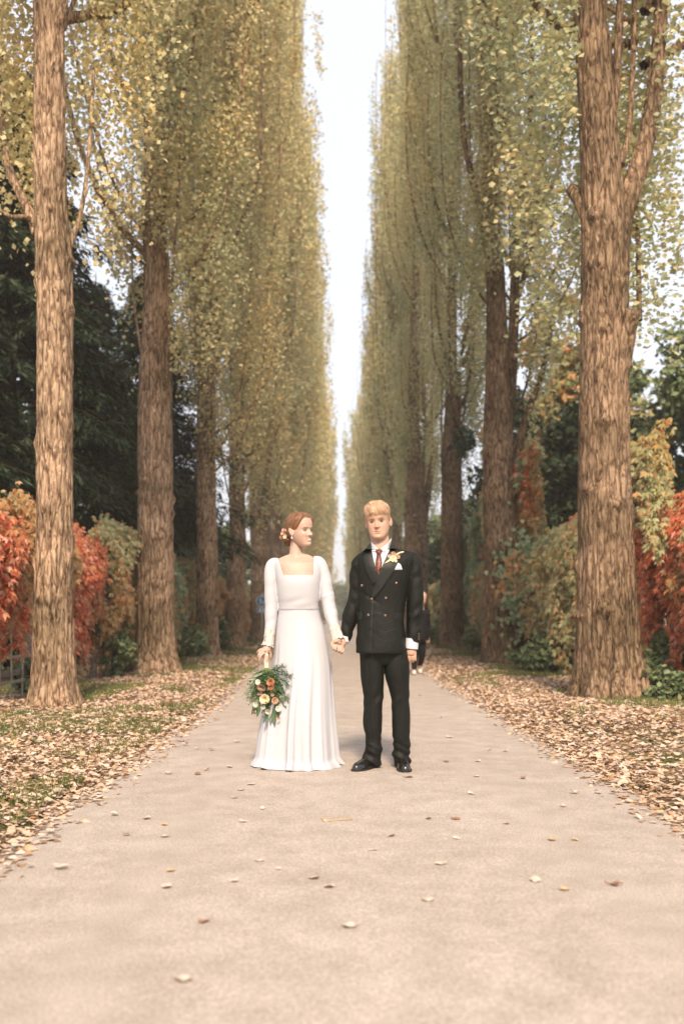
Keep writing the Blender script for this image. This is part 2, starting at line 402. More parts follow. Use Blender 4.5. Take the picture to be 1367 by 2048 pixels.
def poplar_crown(seed, H=27., R=2.0, zb=4.9, nleaf=100000, leaf=.085, nbr=120, side=0):
    nbr = int(nbr*.72)
    """returns limb mesh pieces and leaf arrays; limbs sweep out and then straight up"""
    g = np.random.default_rng(seed); br = MB(); C = []; CR = []
    for k in range(nbr):
        z0 = zb-.6+(H-zb-1.5)*(k+g.random())/nbr
        phi = g.uniform(0, 2*np.pi); Rm = env_r(z0+2.0, H, R, zb)*min(1.22, g.uniform(.3, 1.4))
        L = min(g.uniform(3.5, 8.5), H+.8-z0); n = 10
        t = np.linspace(0, 1, n)
        r = .05+Rm*(1-np.exp(-2.6*t))*(1-.25*t*t)
        z = z0+L*(.18*t+.82*t**1.25)
        wob = .15*vnoise(np.column_stack([t*3, np.full(n, k*1.7), np.full(n, seed*.37)]), 5)
        P = np.column_stack([r*np.cos(phi+wob), r*np.sin(phi+wob), z])
        w = (.075 if g.random() < .3 else .03)*(1-z0/H*.5)
        V, F = tube(P, w*(1-.85*t)+.006, 5, caps=False); br.add(V, F)
        m = int(8+L*4.0)
        tt = g.uniform(.12, 1.03, m); i = np.clip((tt*(n-1)).astype(int), 0, n-2); f = tt*(n-1)-i
        Q = P[i]*(1-f[:, None])+P[i+1]*f[:, None]
        Q += g.normal(0, 1, (m, 3))*[.12, .12, .25]
        C.append(Q); CR.append(g.uniform(.09, .24, m)*(1.15-.5*tt))
    C = np.vstack(C); CR = np.concatenate(CR)
    # outline clumps that hang out a little from the column
    idx = g.choice(len(C), nleaf, p=CR**2/np.sum(CR**2))
    P = C[idx]+g.normal(0, 1, (nleaf, 3))*CR[idx][:, None]*[.75, .75, 1.9]
    keep = P[:, 2] > zb-1.2; P = P[keep]; k = len(P)
    out = P.copy(); out[:, 2] = 0; out /= np.linalg.norm(out, axis=1)[:, None]+1e-6
    U = g.normal(0, 1, (k, 3)); U[:, 2] = U[:, 2]*.6-.25
    Nn = g.normal(0, 1, (k, 3))+out*.5+[0, 0, .3]
    s = leaf*g.uniform(.65, 1.25, k)
    return br, kites(P, U, Nn, s*1.1, s, fold=.08)

def lean_mesh(V, lean, H):
    V = V.copy(); V[:, 0] += lean[0]*(V[:, 2]/H)**2; V[:, 1] += lean[1]*(V[:, 2]/H)**2; return V

def ridge_fn(seed, freq, amp, flare=0., zflare=.9, knots=()):
    def fn(th, P):
        z = P[:, 2]-P[0, 2]
        T, Zz = np.meshgrid(th, z)
        c = np.cos(T).ravel(); s_ = np.sin(T).ravel(); zz = Zz.ravel()
        a = vnoise(np.column_stack([c*freq, s_*freq, zz*.9+seed]), seed)
        a2 = vnoise(np.column_stack([c*freq*2.6, s_*freq*2.6, zz*2.1+seed]), seed+1)
        b_ = vnoise(np.column_stack([c*1.2, s_*1.2, zz*.35+seed*2]), seed+2)
        r = 1+amp*1.3*(1-2*np.abs(a))+amp*.75*(1-2*np.abs(a2))+.06*b_
        if flare:
            r += .42*np.exp(-np.maximum(zz, 0)/.20)*np.clip(np.cos(T.ravel()*6+seed*1.7+1.5*vnoise(np.column_stack([c*2, s_*2, zz*0]), seed+5)), 0, 1)**2
            lob = .55+.45*np.cos(T.ravel()*5+seed+1.3*vnoise(np.column_stack([c*2, s_*2, zz*0]), seed+3))
            r += flare*np.exp(-zz/zflare*2.6)*(.35+lob)
        for (kt, kz, ks, kr) in knots:
            d2 = ((T.ravel()-kt+np.pi) % (2*np.pi)-np.pi)**2/(kr*kr)+(zz-kz)**2/(ks*ks)
            r += .16*np.exp(-d2)
        return r.reshape(T.shape)
    return fn

def limb_root(P, R, seed):
    Q, r = resample(np.array(P, float), np.array(R, float), 18)
    return tube(Q, r, 14, fn=lambda th, P: 1+.14*vnoise(np.column_stack([np.tile(np.cos(th)*2, len(P)), np.tile(np.sin(th)*2, len(P)), np.repeat(np.arange(len(P))*.5, len(th))]), seed).reshape(len(P), len(th)))

def px_path(pts, Y, base):
    """pixel polyline (x, y, width px) at depth Y -> points relative to base, radii"""
    P = np.array([at(x, y, Y) for x, y, *_ in pts])-base
    R = np.array([p[2] for p in pts])/FPX*Y/2*.95
    return P, R

def build_trunk(name, parent, paths, seed, mat, fine=True, flare=.36):
    mb = MB(); g = np.random.default_rng(seed)
    for k, (P, R) in enumerate(paths):
        L = np.sum(np.linalg.norm(np.diff(P, axis=0), axis=1))
        n = int(max(12, L*(28 if fine else 6))) if k == 0 else int(max(10, L*(14 if fine else 5)))
        Q, r = resample(P, R, n)
        seg = (96 if fine else 28) if k == 0 else (36 if fine else 12)
        knots = [(g.uniform(0, 6.28), g.uniform(.4, 7), g.uniform(.04, .09), g.uniform(.2, .4)) for _ in range(26)] if k == 0 else ()
        V, F = tube(Q, r, seg, fn=ridge_fn(seed+k, 4.5 if k == 0 else 2.5, .045 if k == 0 else .04, flare if k == 0 else 0, .9, knots))
        mb.add(V, F)
    return mb, mat

# crown library (shared meshes)
LIB = {}
def get_crown(kind, side, var):
    key = (kind, side, var)
    if key not in LIB:
        R = 2.0
        if kind == 'near': br, (V, F) = poplar_crown(100+var*7+(side > 0)*50, R=R, nleaf=108000, leaf=.066, nbr=125)
        elif kind == 'mid': br, (V, F) = poplar_crown(300+var*7+(side > 0)*50, R=R, nleaf=40000, leaf=.12, nbr=120)
        else: br, (V, F) = poplar_crown(500+var*7+(side > 0)*50, R=R, nleaf=16000, leaf=.21, nbr=110)
        LIB[key] = (mesh('crown', V, F, M_LEAF_L if side < 0 else M_LEAF_R, smooth=False), br)
    return LIB[key]

TRUNK_LIB = {}
def far_trunk(side, var):
    if (side, var) not in TRUNK_LIB:
        br = get_crown('mid', side, var)[1]
        P = np.array([[0, 0, -.1], [0.02, 0, 1], [-.03, .02, 3], [.03, 0, 6], [0, .03, 12], [0, 0, 20], [0, 0, 26.5]])
        R = np.array([.34, .30, .27, .25, .2, .11, .03])
        mb, _ = build_trunk('trunk', None, [(P, R)], 60+var+(side > 0)*9, None, fine=False)
        V = np.concatenate(br.V); mb.add(V, [np.concatenate(v) for v in br.F.values()])
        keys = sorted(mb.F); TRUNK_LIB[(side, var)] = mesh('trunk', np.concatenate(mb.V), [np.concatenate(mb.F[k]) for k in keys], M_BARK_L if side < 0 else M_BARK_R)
    return TRUNK_LIB[(side, var)]

GL, GR = 'poplars in the left row of the avenue', 'poplars in the right row of the avenue'

def near_poplar(Y, side, label, group, paths_px, crown=('near', 0), cscale=(1, 1, 1), coff=(0, 0, 0), crot=0., seed=1, clear=None):
    x0, y0, w0 = paths_px[0][0]
    bx = (x0-VPX)/FPX*Y; base = np.array([bx, Y, 0.])
    root = thing('poplar_tree', (bx, Y, 0), label, 'tree', group)
    paths = []
    for k, pts in enumerate(paths_px):
        P, R = px_path(pts, Y, base)
        if k == 0:
            P[0, 2] = -.08
            last, rl = P[-1], R[-1]
            ex = np.array([[coff[0], coff[1], 26.0]]); mid = last*.6+ex[0]*.4
            P = np.vstack([P, mid, ex]); R = np.concatenate([R, [rl*.65, .03]])
        else:   # limbs swing a little towards or away from the viewer
            t = np.linspace(0, 1, len(P)); P[:, 1] += (.0 if k % 2 else .0)+t*(.35 if k % 2 else -.25)
        paths.append((P, R))
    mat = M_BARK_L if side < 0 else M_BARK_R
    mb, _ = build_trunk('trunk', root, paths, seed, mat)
    g = np.random.default_rng(seed+900); r0 = paths[0][1][0]; a0 = g.uniform(0, 6.28)
    for k in range(7):        # surface roots running out into the verge
        a = a0+k*2*np.pi/7+g.uniform(-.25, .25); d = np.array([np.cos(a), np.sin(a), 0]); L = g.uniform(1.5, 2.3)*r0; w = g.uniform(.22, .36)*r0
        sd = np.array([-d[1], d[0], 0])*g.uniform(-.3, .3)*r0
        mb.add(*limb_root([d*r0*.55+[0, 0, r0*1.9], d*r0*.98+[0, 0, r0*.75], d*r0*1.3+[0, 0, .06]+sd*.4, d*L+[0, 0, .01]+sd, d*L*1.15+[0, 0, -.06]+sd*1.4], [w*1.1, w, w*.85, w*.5, w*.25], seed+k))
    me, br = get_crown(crown[0], side, crown[1])
    if clear:     # few of the small branches below the clear height
        bb = MB(); gg = np.random.default_rng(seed)
        fl = [f for v in br.F.values() for f in v]; st = np.cumsum([0]+[len(v) for v in br.V])
        for q, v in enumerate(br.V):
            if v[0, 2]+coff[2] < clear[1]-.8 and gg.random() < .75: continue
            bb.add(v, fl[q]-st[q])
        br = bb
    bV = np.concatenate(br.V)*np.array(cscale); c, s_ = math.cos(crot), math.sin(crot)
    bV = np.column_stack([bV[:, 0]*c-bV[:, 1]*s_, bV[:, 0]*s_+bV[:, 1]*c, bV[:, 2]])+np.array([coff[0], coff[1], coff[2]])
    mb.add(bV, [np.concatenate(v) for v in br.F.values()])
    mb.build('trunk', mat, root)
    if clear:     # lower trunk stands free of foliage towards the path
        nv = len(me.vertices); A = np.zeros(nv*3, np.float32); me.vertices.foreach_get('co', A); A = A.reshape(-1, 4, 3)*np.array(cscale)
        A = np.stack([A[..., 0]*c-A[..., 1]*s_, A[..., 0]*s_+A[..., 1]*c, A[..., 2]], -1)+np.array(coff); q = A[:, 0]
        hw, zt, zlow = clear; g = np.random.default_rng(seed)
        kill = (q[:, 1] < .15) & (np.abs(q[:, 0]) < hw) & (q[:, 2] < zt)
        kill |= (q[:, 2] < zlow) & (g.random(len(q)) < .9-.5*smooth01(q[:, 2], zlow-1.2, zlow))
        A = A[~kill]; me = mesh('crown', A.reshape(-1, 3), np.arange(len(A)*4).reshape(-1, 4), M_LEAF_L if side < 0 else M_LEAF_R, smooth=False)
        link(me, 'crown', root)
    else: link(me, 'crown', root, loc=coff, rot=(0, 0, crot), scale=cscale)
    return root

near_poplar(11.1, -1, 'nearest poplar on the left, bare straight trunk beside the red creeper', GL,
    [[(110, 1425, 84), (108, 1330, 80), (107, 1200, 76), (110, 1050, 74), (110, 900, 73), (111, 700, 71), (108, 520, 72), (103, 440, 66), (99, 250, 61), (98, 60, 60), (99, -200, 58)],
     [(75, 470, 22), (62, 432, 20), (40, 390, 19), (15, 340, 16), (-5, 270, 14), (-15, 120, 12), (-20, -60, 10)],
     [(80, 465, 14), (60, 440, 10), (28, 442, 8), (0, 420, 7), (-25, 360, 6)],
     [(130, 520, 13), (142, 470, 12), (154, 420, 10), (162, 350, 8), (168, 250, 7), (172, 100, 6)],
     [(118, 60, 24), (128, 20, 20), (140, -60, 18), (148, -220, 16)]],
    crown=('near', 0), cscale=(.9, .9, 1), coff=(0, .2, .1), crot=.6, seed=3, clear=(.50, 8.3, 5.6))
near_poplar(17.4, -1, 'second poplar on the left with a deep groove down its thick pale trunk', GL,
    [[(312, 1362, 80), (311, 1280, 74), (311, 1180, 71), (311, 1050, 69), (311, 900, 67), (311, 760, 64), (313, 680, 56), (316, 560, 50), (308, 420, 48), (312, 300, 45), (315, 150, 42), (320, -60, 38)],
     [(286, 1362, 34), (286, 1200, 27), (287, 1000, 25), (288, 850, 22), (292, 700, 18), (290, 560, 18), (286, 420, 16)],
     [(330, 800, 10), (327, 770, 9), (320, 720, 7), (312, 660, 6)]],
    crown=('near', 1), cscale=(1, 1, 1), coff=(.1, 0, .2), crot=2.1, seed=5, clear=(.36, 7.4, 5.2))
near_poplar(24.2, -1, 'third poplar on the left, half hidden by a dark conifer bough', GL,
    [[(414, 1330, 48), (414, 1250, 44), (415, 1120, 42), (412, 1000, 40), (412, 850, 36), (415, 700, 33), (418, 500, 30), (420, 200, 27)],
     [(404, 1330, 20), (402, 1200, 18), (400, 1000, 15), (398, 850, 12)]],
    crown=('near', 2), cscale=(1, 1, 1), coff=(.15, 0, 0), crot=4.0, seed=8)
near_poplar(30.8, -1, 'fourth poplar on the left, trunk bulging halfway up beside the blue sign', GL,
    [[(466, 1306, 44), (466, 1250, 40), (472, 1160, 37), (476, 1110, 36), (475, 1050, 32), (474, 960, 31), (474, 800, 27), (476, 500, 24)]],
    crown=('near', 0), cscale=(1, 1, 1), coff=(.15, 0, -.3), crot=5.0, seed=11)
near_poplar(39.4, -1, 'fifth poplar on the left, just left of the bride, fork low on the trunk', GL,
    [[(516, 1292, 34), (516, 1220, 30), (518, 1120, 32), (516, 1020, 34), (512, 930, 24), (510, 700, 20)],
     [(524, 1050, 18), (534, 960, 14), (540, 860, 11)]],
    crown=('mid', 0), cscale=(1, 1, 1), coff=(.15, 0, -.3), crot=1.0, seed=13)

near_poplar(12.4, 1, 'nearest poplar on the right, huge forked trunk with a thick limb rising to the right', GR,
    [[(1222, 1402, 130), (1218, 1320, 122), (1214, 1200, 115), (1211, 1050, 106), (1209, 900, 101), (1208, 700, 96), (1207, 520, 93), (1203, 400, 84), (1195, 250, 76), (1186, 100, 70), (1180, -80, 62)],
     [(1232, 560, 50), (1240, 470, 48), (1252, 410, 46), (1278, 340, 40), (1300, 270, 36), (1318, 180, 33), (1332, 60, 30), (1345, -120, 26)],
     [(1218, 800, 50), (1236, 720, 44), (1246, 660, 38), (1252, 632, 34)],
     [(1178, 440, 34), (1164, 385, 30), (1155, 355, 24)],
     [(1215, 260, 24), (1226, 190, 18), (1230, 60, 16), (1232, -80, 14)],
     [(1240, 330, 16), (1262, 250, 12), (1275, 120, 11), (1285, -60, 10)]],
    crown=('near', 0), cscale=(1.25, 1.15, 1), coff=(.5, .5, -.7), crot=3.0, seed=23, clear=(.55, 9.0, 5.0))
near_poplar(20.6, 1, 'second poplar on the right, creeper climbing its leaning forked trunk', GR,
    [[(1004, 1335, 78), (1003, 1250, 74), (1001, 1120, 70), (998, 1000, 66), (995, 880, 58), (994, 760, 46), (992, 640, 40), (988, 520, 36), (975, 420, 32), (985, 260, 28), (990, 60, 26)],
     [(1005, 930, 30), (1016, 850, 24), (1024, 760, 22), (1030, 640, 21), (1035, 500, 19), (1040, 350, 16)],
     [(1030, 960, 18), (1040, 870, 15), (1062, 800, 14), (1082, 740, 12), (1100, 640, 10)],
     [(980, 470, 20), (955, 390, 15), (935, 300, 13), (925, 200, 12), (922, 60, 10)],
     [(1000, 420, 22), (975, 250, 20), (962, 120, 20), (958, -40, 18)]],
    crown=('near', 1), cscale=(.92, .92, 1), coff=(.2, 0, -.4), crot=.3, seed=27, clear=(.48, 8.0, 4.4))
near_poplar(29.6, 1, 'third poplar on the right, tall narrow trunk standing clear of the hedge', GR,
    [[(904, 1312, 50), (903, 1250, 46), (903, 1120, 43), (903, 1000, 41), (902, 900, 36), (902, 780, 24), (903, 600, 20)],
     [(908, 930, 18), (916, 850, 14), (920, 740, 12)]],
    crown=('near', 2), cscale=(.92, .92, 1), coff=(.25, 0, -.6), crot=1.3, seed=31, clear=(.40, 7.5, 4.2))
near_poplar(38.5, 1, 'fourth poplar on the right, broad grey fork rising behind the groom', GR,
    [[(833, 1290, 50), (833, 1200, 44), (833, 1100, 44), (832, 1020, 42), (830, 940, 32), (826, 800, 24)],
     [(842, 1060, 20), (858, 970, 15), (872, 890, 12)]],
    crown=('near', 0), cscale=(.9, .9, 1), coff=(.25, 0, -.6), crot=2.3, seed=37, clear=(.5, 7.0, 4.2))

g = np.random.default_rng(5)
def far_row(side, Ys, lat, group):
    for k, Y in enumerate(Ys):
        kind = 'mid' if Y < 90 else 'far'; var = k % 2
        lab = ('tall columnar poplar farther down the left row, pale ochre in the haze' if side < 0 else 'tall columnar poplar farther down the right row, pale green in the haze')
        nth = k+6 if side < 0 else k+5
        if nth < 11: lab = '%s poplar from the camera in the %s row' % (['fifth', 'sixth', 'seventh', 'eighth', 'ninth', 'tenth'][nth-5], 'left' if side < 0 else 'right')
        h = g.uniform(.82, 1.2)*(1.06 if side < 0 else 1.0)
        root = thing('poplar_tree', (lat*side+g.normal(0, .08), Y, 0), lab, 'tree', group, rz=g.uniform(0, 6.28))
        me, _ = get_crown(kind, side, var); w = (1.08 if side < 0 else .88)*g.uniform(.74, 1.2)
        off = Vector((.5+g.normal(0, .30) if side < 0 else .0+g.normal(0, .34), 0, 0)); off.rotate(Matrix.Rotation(-root.rotation_euler.z, 3, 'Z'))
        link(far_trunk(side, var), 'trunk', root, scale=(1, 1, h))
        link(me, 'crown', root, scale=(w, w, h), loc=(off.x, off.y, -.5))
far_row(-1, np.concatenate([np.arange(46, 90, 6.8), np.arange(91, 205, 7.2)]), 3.2, GL)
far_row(1, np.arange(47, 205, 8.0), 3.4, GR)
# ================================================================== CONIFERS, SHRUBS, BACK TREES
M_CONIF = leaf_mat('conifer_needles', [(0, (.010, .016, .008)), (.5, (.018, .027, .012)), (.85, (.032, .046, .02)), (1, (.065, .085, .035))], transl=.08, patch=[(0, (.03, .05, .022)), (1, (.06, .09, .04))], patch_scale=.6)
M_BARK_D = bark_mat('dark_bark', (.10, .075, .05), (.07, .05, .033), (.03, .02, .014))
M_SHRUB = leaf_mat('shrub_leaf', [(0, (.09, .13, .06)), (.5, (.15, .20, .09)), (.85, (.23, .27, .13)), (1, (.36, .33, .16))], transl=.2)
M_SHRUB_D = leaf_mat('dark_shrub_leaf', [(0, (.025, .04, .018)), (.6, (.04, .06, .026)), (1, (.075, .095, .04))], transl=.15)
M_TURN = leaf_mat('turning_leaf', [(0, (.21, .25, .11)), (.35, (.32, .33, .14)), (.6, (.48, .38, .16)), (.8, (.58, .34, .14)), (1, (.60, .24, .11))], transl=.3)

def conifer(seed, H=11., R=3.0, zb=.4, nb=210, per=330, leaf=.17, mat=None):
    """dark evergreen with drooping boughs"""
    g = np.random.default_rng(seed); wood = MB(); Vs = []
    P0 = np.array([[0, 0, -.1], [.02, 0, H*.3], [-.02, 0, H*.65], [0, 0, H]]); Q, r = resample(P0, np.array([.2, .16, .09, .01]), 14)
    wood.add(*tube(Q, r, 10))
    for k in range(nb):
        u = (k+g.random())/nb; z0 = zb+(H-zb)*u**1.1*.97; phi = g.uniform(0, 6.28)
        L = (R*(1-u)**.75+.25)*g.uniform(.6, 1.12); n = 8; t = np.linspace(0, 1, n)
        dr = g.uniform(.12, .4)*L
        P = np.column_stack([np.cos(phi)*t*L, np.sin(phi)*t*L, z0+.15*L*t-dr*t*t*1.3])
        V, F = tube(P, .025*(1-.9*t)+.004, 4, caps=False); wood.add(V, F)
        m = int(per*(.4+.6*L/R)); tt = g.uniform(.18, 1.04, m)**.8; side = g.normal(0, 1, m)
        Pc = np.column_stack([np.interp(tt, t, P[:, i]) for i in range(3)])
        perp = np.array([-np.sin(phi), np.cos(phi), 0]); out = np.array([np.cos(phi), np.sin(phi), -.2])
        spread = .30*L*(1-.75*tt)+.10
        base = Pc+perp*(side*spread*.5)[:, None]; base[:, 2] -= np.abs(side)*spread*.25+g.uniform(0, .18, m)
        U = out*.7+perp*np.sign(side)[:, None]*.7+g.normal(0, .25, (m, 3)); U[:, 2] -= g.uniform(.1, .9, m)
        N = g.normal(0, .45, (m, 3))+[0, 0, 1]
        Vs.append(kites(base, U, N, leaf*g.uniform(.6, 1.3, m), leaf*.24)[0])
    V = np.concatenate(Vs); return wood, (V, np.arange(len(V)).reshape(-1, 4))

CON = {}
def place_conifer(var, x, y, label, s=1., sz=1., rz=0.):
    if var not in CON:
        w, (V, F) = conifer(900+var, H=(11, 9)[var], R=(2.9, 2.6)[var], zb=(1.2, 2.9)[var])
        keys = sorted(w.F)
        CON[var] = (mesh('trunk', np.concatenate(w.V), [np.concatenate(w.F[k]) for k in keys], M_BARK_D), mesh('crown', V, F, M_CONIF, smooth=False))
    r = thing('conifer_tree', (x, y, 0), label, 'tree', 'dark conifers behind the left fence', rz)
    link(CON[var][0], 'trunk', r, scale=(s, s, sz)); link(CON[var][1], 'crown', r, scale=(s, s, sz))
    return r
place_conifer(0, -6.6, 15.2, 'dark conifer behind the red creeper at the left edge, its tip catching light', .95, .82, .3)
place_conifer(1, -6.6, 20.0, 'tall dark conifer filling the gap between the first two left poplars', 1.2, 1.38, 1.9)
place_conifer(0, -7.6, 22.5, 'dark conifer standing farther back between the first two left poplars', 1.3, 1.25, 4.)
place_conifer(1, -4.9, 25.6, 'dark conifer reaching over the third left poplar with a drooping bough', .98, 1.12, 2.6)
place_conifer(0, -7.4, 30.5, 'dark conifer rising behind the third and fourth left poplars', 1.15, 1.05, 5.2)
place_conifer(1, -8.8, 17.6, 'dark conifer deep behind the fence at the far left edge', 1.3, 1.0, .9)
place_conifer(0, -7.2, 39., 'dark conifer behind the fourth left poplar and the orange creeper', 1.0, .72, 3.3)
place_conifer(1, -7.5, 50., 'dark conifer behind the left row far down by the sign', 1.2, .9, 3.9)
place_conifer(0, -10.5, 28., 'dark conifer in the second rank behind the left fence', 1.4, .9, 2.2)

def bush(seed, rx, ry, h, n, leaf, zb=.05, lobes=14, droop=.2):
    """loose leafy shrub made of leaf clumps on stems"""
    g = np.random.default_rng(seed); w = MB(); C = []; cr = []
    for k in range(lobes):
        a = g.uniform(0, 6.28); rr = g.uniform(.15, .8); z = zb+h*g.uniform(.25, .92)*(1-.35*rr)
        c = np.array([rx*rr*np.cos(a), ry*rr*np.sin(a), z]); C.append(c); cr.append(g.uniform(.20, .38)*min(rx, h))
        P, r = resample(np.array([[c[0]*.1, c[1]*.1, -.05], c*[.45, .45, .55], c]), np.array([.03, .02, .008])*max(1, h/2.5), 7); w.add(*tube(P, r, 5, caps=False))
        for q in range(3):
            C.append(c+g.normal(0, .25, 3)*[rx, ry, h*.55]); cr.append(g.uniform(.12, .26)*min(rx, h))
    C = np.array(C); cr = np.array(cr); i = g.choice(len(C), n, p=cr**2/np.sum(cr**2))
    d = g.normal(0, 1, (n, 3)); d /= np.linalg.norm(d, axis=1)[:, None]; d *= (g.random(n)**.45)[:, None]
    P = C[i]+d*cr[i][:, None]; P[:, 2] = np.maximum(P[:, 2], .02)
    U = g.normal(0, 1, (n, 3)); U[:, 2] -= droop*2; N = d+g.normal(0, .6, (n, 3))+[0, 0, .4]
    s = leaf*g.uniform(.6, 1.3, n); return w, kites(P, U, N, s*1.2, s*.85, fold=.1)

def place_bush(seed, x, y, rx, ry, h, n, leaf, label, mat, name='shrub', cat='shrub', group=None, lobes=14):
    w, (V, F) = bush(seed, rx, ry, h, n, leaf, lobes=lobes)
    r = thing(name, (x, y, 0), label, cat, group)
    w.build('stem' if name == 'shrub' else 'trunk', M_BARK_D, r); link(mesh('foliage' if name == 'shrub' else 'crown', V, F, mat, smooth=False), 'foliage' if name == 'shrub' else 'crown', r)
    return r

# right side, behind the fence
GB = 'trees behind the right hand creeper fence'
place_bush(41, 7.6, 19.0, 2.0, 2.0, 5.6, 30000, .13, 'loose tree turning orange just right of the nearest right poplar', M_TURN, 'broadleaf_tree', 'tree', GB, 22)
place_bush(42, 9.6, 24.5, 2.8, 2.6, 8.6, 30000, .17, 'grey green tree at the right edge rising above the red creeper', M_SHRUB, 'broadleaf_tree', 'tree', GB, 26)
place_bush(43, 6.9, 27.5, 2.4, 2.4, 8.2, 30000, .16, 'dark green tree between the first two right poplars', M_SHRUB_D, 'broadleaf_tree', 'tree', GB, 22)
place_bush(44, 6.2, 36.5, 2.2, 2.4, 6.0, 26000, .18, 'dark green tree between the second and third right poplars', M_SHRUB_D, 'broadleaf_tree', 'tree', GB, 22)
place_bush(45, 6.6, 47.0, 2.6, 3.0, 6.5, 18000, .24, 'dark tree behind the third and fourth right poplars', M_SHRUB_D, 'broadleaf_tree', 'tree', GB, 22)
place_bush(46, 8.0, 33.0, 3.0, 3.0, 11.5, 22000, .22, 'olive tree high behind the second right poplar', M_TURN, 'broadleaf_tree', 'tree', GB, 24)
place_bush(47, 7.2, 62.0, 3.2, 4.0, 7.5, 14000, .32, 'mid green tree far behind the right row, beyond the groom', M_SHRUB, 'broadleaf_tree', 'tree', GB, 22)
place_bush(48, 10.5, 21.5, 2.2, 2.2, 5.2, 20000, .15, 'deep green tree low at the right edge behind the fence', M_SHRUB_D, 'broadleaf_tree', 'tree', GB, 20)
place_bush(49, -7.8, 64.0, 3.2, 4.0, 7.5, 14000, .32, 'mid green tree far behind the left row beyond the sign', M_SHRUB, 'broadleaf_tree', 'tree', None, 22)
# end of the avenue
for k, (x, y, rx, h, lab) in enumerate(((-3.5, 214, 6, 8.5, 'rounded tree closing the far end of the avenue, left of the path'), (4.6, 219, 7, 9.5, 'rounded tree closing the far end of the avenue, right of the path'), (.6, 236, 5, 5.6, 'low rounded tree in the centre at the very end of the avenue'))):
    place_bush(60+k, x, y, rx, 5, h, 9000, .55, lab, M_SHRUB, 'broadleaf_tree', 'tree', 'trees at the end of the avenue', 22)
# low shrubs
GS = 'low shrubs at the foot of the creeper fences'
place_bush(71, 4.62, 13.4, .62, .6, .85, 4200, .085, 'green shrub at the right edge below the red creeper', M_SHRUB, group=GS)
place_bush(72, 4.3, 11.9, .55, .4, .45, 2200, .075, 'low dark green shrub beside the spreading root at the right edge', M_SHRUB, group=GS)
place_bush(73, 3.95, 17.8, .75, .9, .62, 4600, .085, 'dark green shrub between the first two right poplars', M_SHRUB, group=GS)
place_bush(74, 3.9, 21.2, .6, .8, .6, 3000, .09, 'green shrub at the root of the second right poplar', M_SHRUB, group=GS)
place_bush(75, 3.9, 27.0, .6, 1.2, .75, 3200, .10, 'green shrub left of the second right poplar', M_SHRUB, group=GS)
place_bush(76, 3.7, 35.0, .6, 1.3, .8, 2600, .13, 'green shrub behind the third right poplar near the passer by', M_SHRUB, group=GS)
place_bush(77, -3.72, 16.6, .38, .36, .85, 900, .085, 'pale green sprig of shrub below the hanging creeper by the second left poplar', M_SHRUB, group=GS, lobes=9)
place_bush(78, -3.35, 22.8, .5, .6, .75, 1800, .095, 'leafy green shrub beside the third left poplar', M_SHRUB, group=GS)
place_bush(79, -3.5, 28.2, .5, .8, .95, 2200, .11, 'leafy green shrub beside the fourth left poplar', M_SHRUB, group=GS)
place_bush(80, -4.0, 12.7, .25, .25, .5, 300, .07, 'thin pale weed growing at the foot of the nearest left poplar', M_SHRUB, group=GS, lobes=6)

# ------------------------------------------------------------------ fences
M_WOOD = simple('weathered_wood', (.17, .14, .115), .85, .2, bump=(30, .5, .01), var=.25, varscale=9)
M_WOODP = simple('pale_batten', (.30, .25, .19), .8, .2, var=.15, varscale=12)
def lattice_fence(x, y0, y1, h, label, step=3.1, pale=True):
    r = thing('lattice_fence', (x, y0, 0), label, 'fence')
    y = 0.
    while y0+y < y1:
        mb = MB(); mb.add(*box(0, y, h/2-.1, .15, .15, h+.2)); mb.add(*box(0, y, h+.02, .18, .18, .03)); mb.build('post', M_WOOD, r, smooth=False); y += step
    mb = MB()
    for z in (.35, h-.35): mb.add(*box(-.0, (y1-y0)/2, z, .05, y1-y0, .07))
    mb.build('rail', M_WOOD, r, smooth=False)
    mb = MB(); n = int((y1-y0)/.42)
    for i in range(n): mb.add(*box(.04*(1 if x < 0 else -1), .2+i*.42, h/2, .018, .028, h*.96))
    for z in np.arange(.25, h-.1, .30): mb.add(*box(.057*(1 if x < 0 else -1), (y1-y0)/2, z, .016, y1-y0, .035))
    mb.build('lattice', M_WOODP if pale else M_WOOD, r, smooth=False)
lattice_fence(-4.0, 9.8, 46, 2.15, 'grey wooden post and lattice fence hung with creeper on the left')
lattice_fence(4.75, 11.0, 58, 2.25, 'brown wooden post and lattice fence buried in creeper on the right', pale=False)

# ------------------------------------------------------------------ creepers
RED = [(0, (.48, .09, .05)), (.3, (.62, .15, .08)), (.55, (.68, .26, .12)), (.75, (.66, .33, .14)), (.9, (.78, .44, .34)), (1, (.40, .30, .11))]
ORG = [(0, (.60, .22, .10)), (.3, (.58, .32, .14)), (.6, (.52, .38, .17)), (.85, (.36, .33, .16)), (1, (.70, .48, .32))]
OLV = [(0, (.34, .40, .20)), (.35, (.52, .53, .29)), (.6, (.66, .60, .33)), (.8, (.72, .50, .24)), (.93, (.58, .26, .12)), (1, (.15, .19, .10))]
GRN = [(0, (.18, .26, .14)), (.5, (.30, .38, .22)), (.85, (.44, .47, .27)), (1, (.58, .42, .2))]
YEL = [(0, (.60, .45, .17)), (.5, (.44, .39, .17)), (1, (.60, .32, .13))]
M_CR = {k: leaf_mat('creeper_'+k, v, transl=.4, rough=.5) for k, v in dict(red=RED, orange=ORG, olive=OLV, green=GRN, yellow=YEL).items()}
M_VINE = simple('vine_stem', (.16, .10, .06), .8, .2)

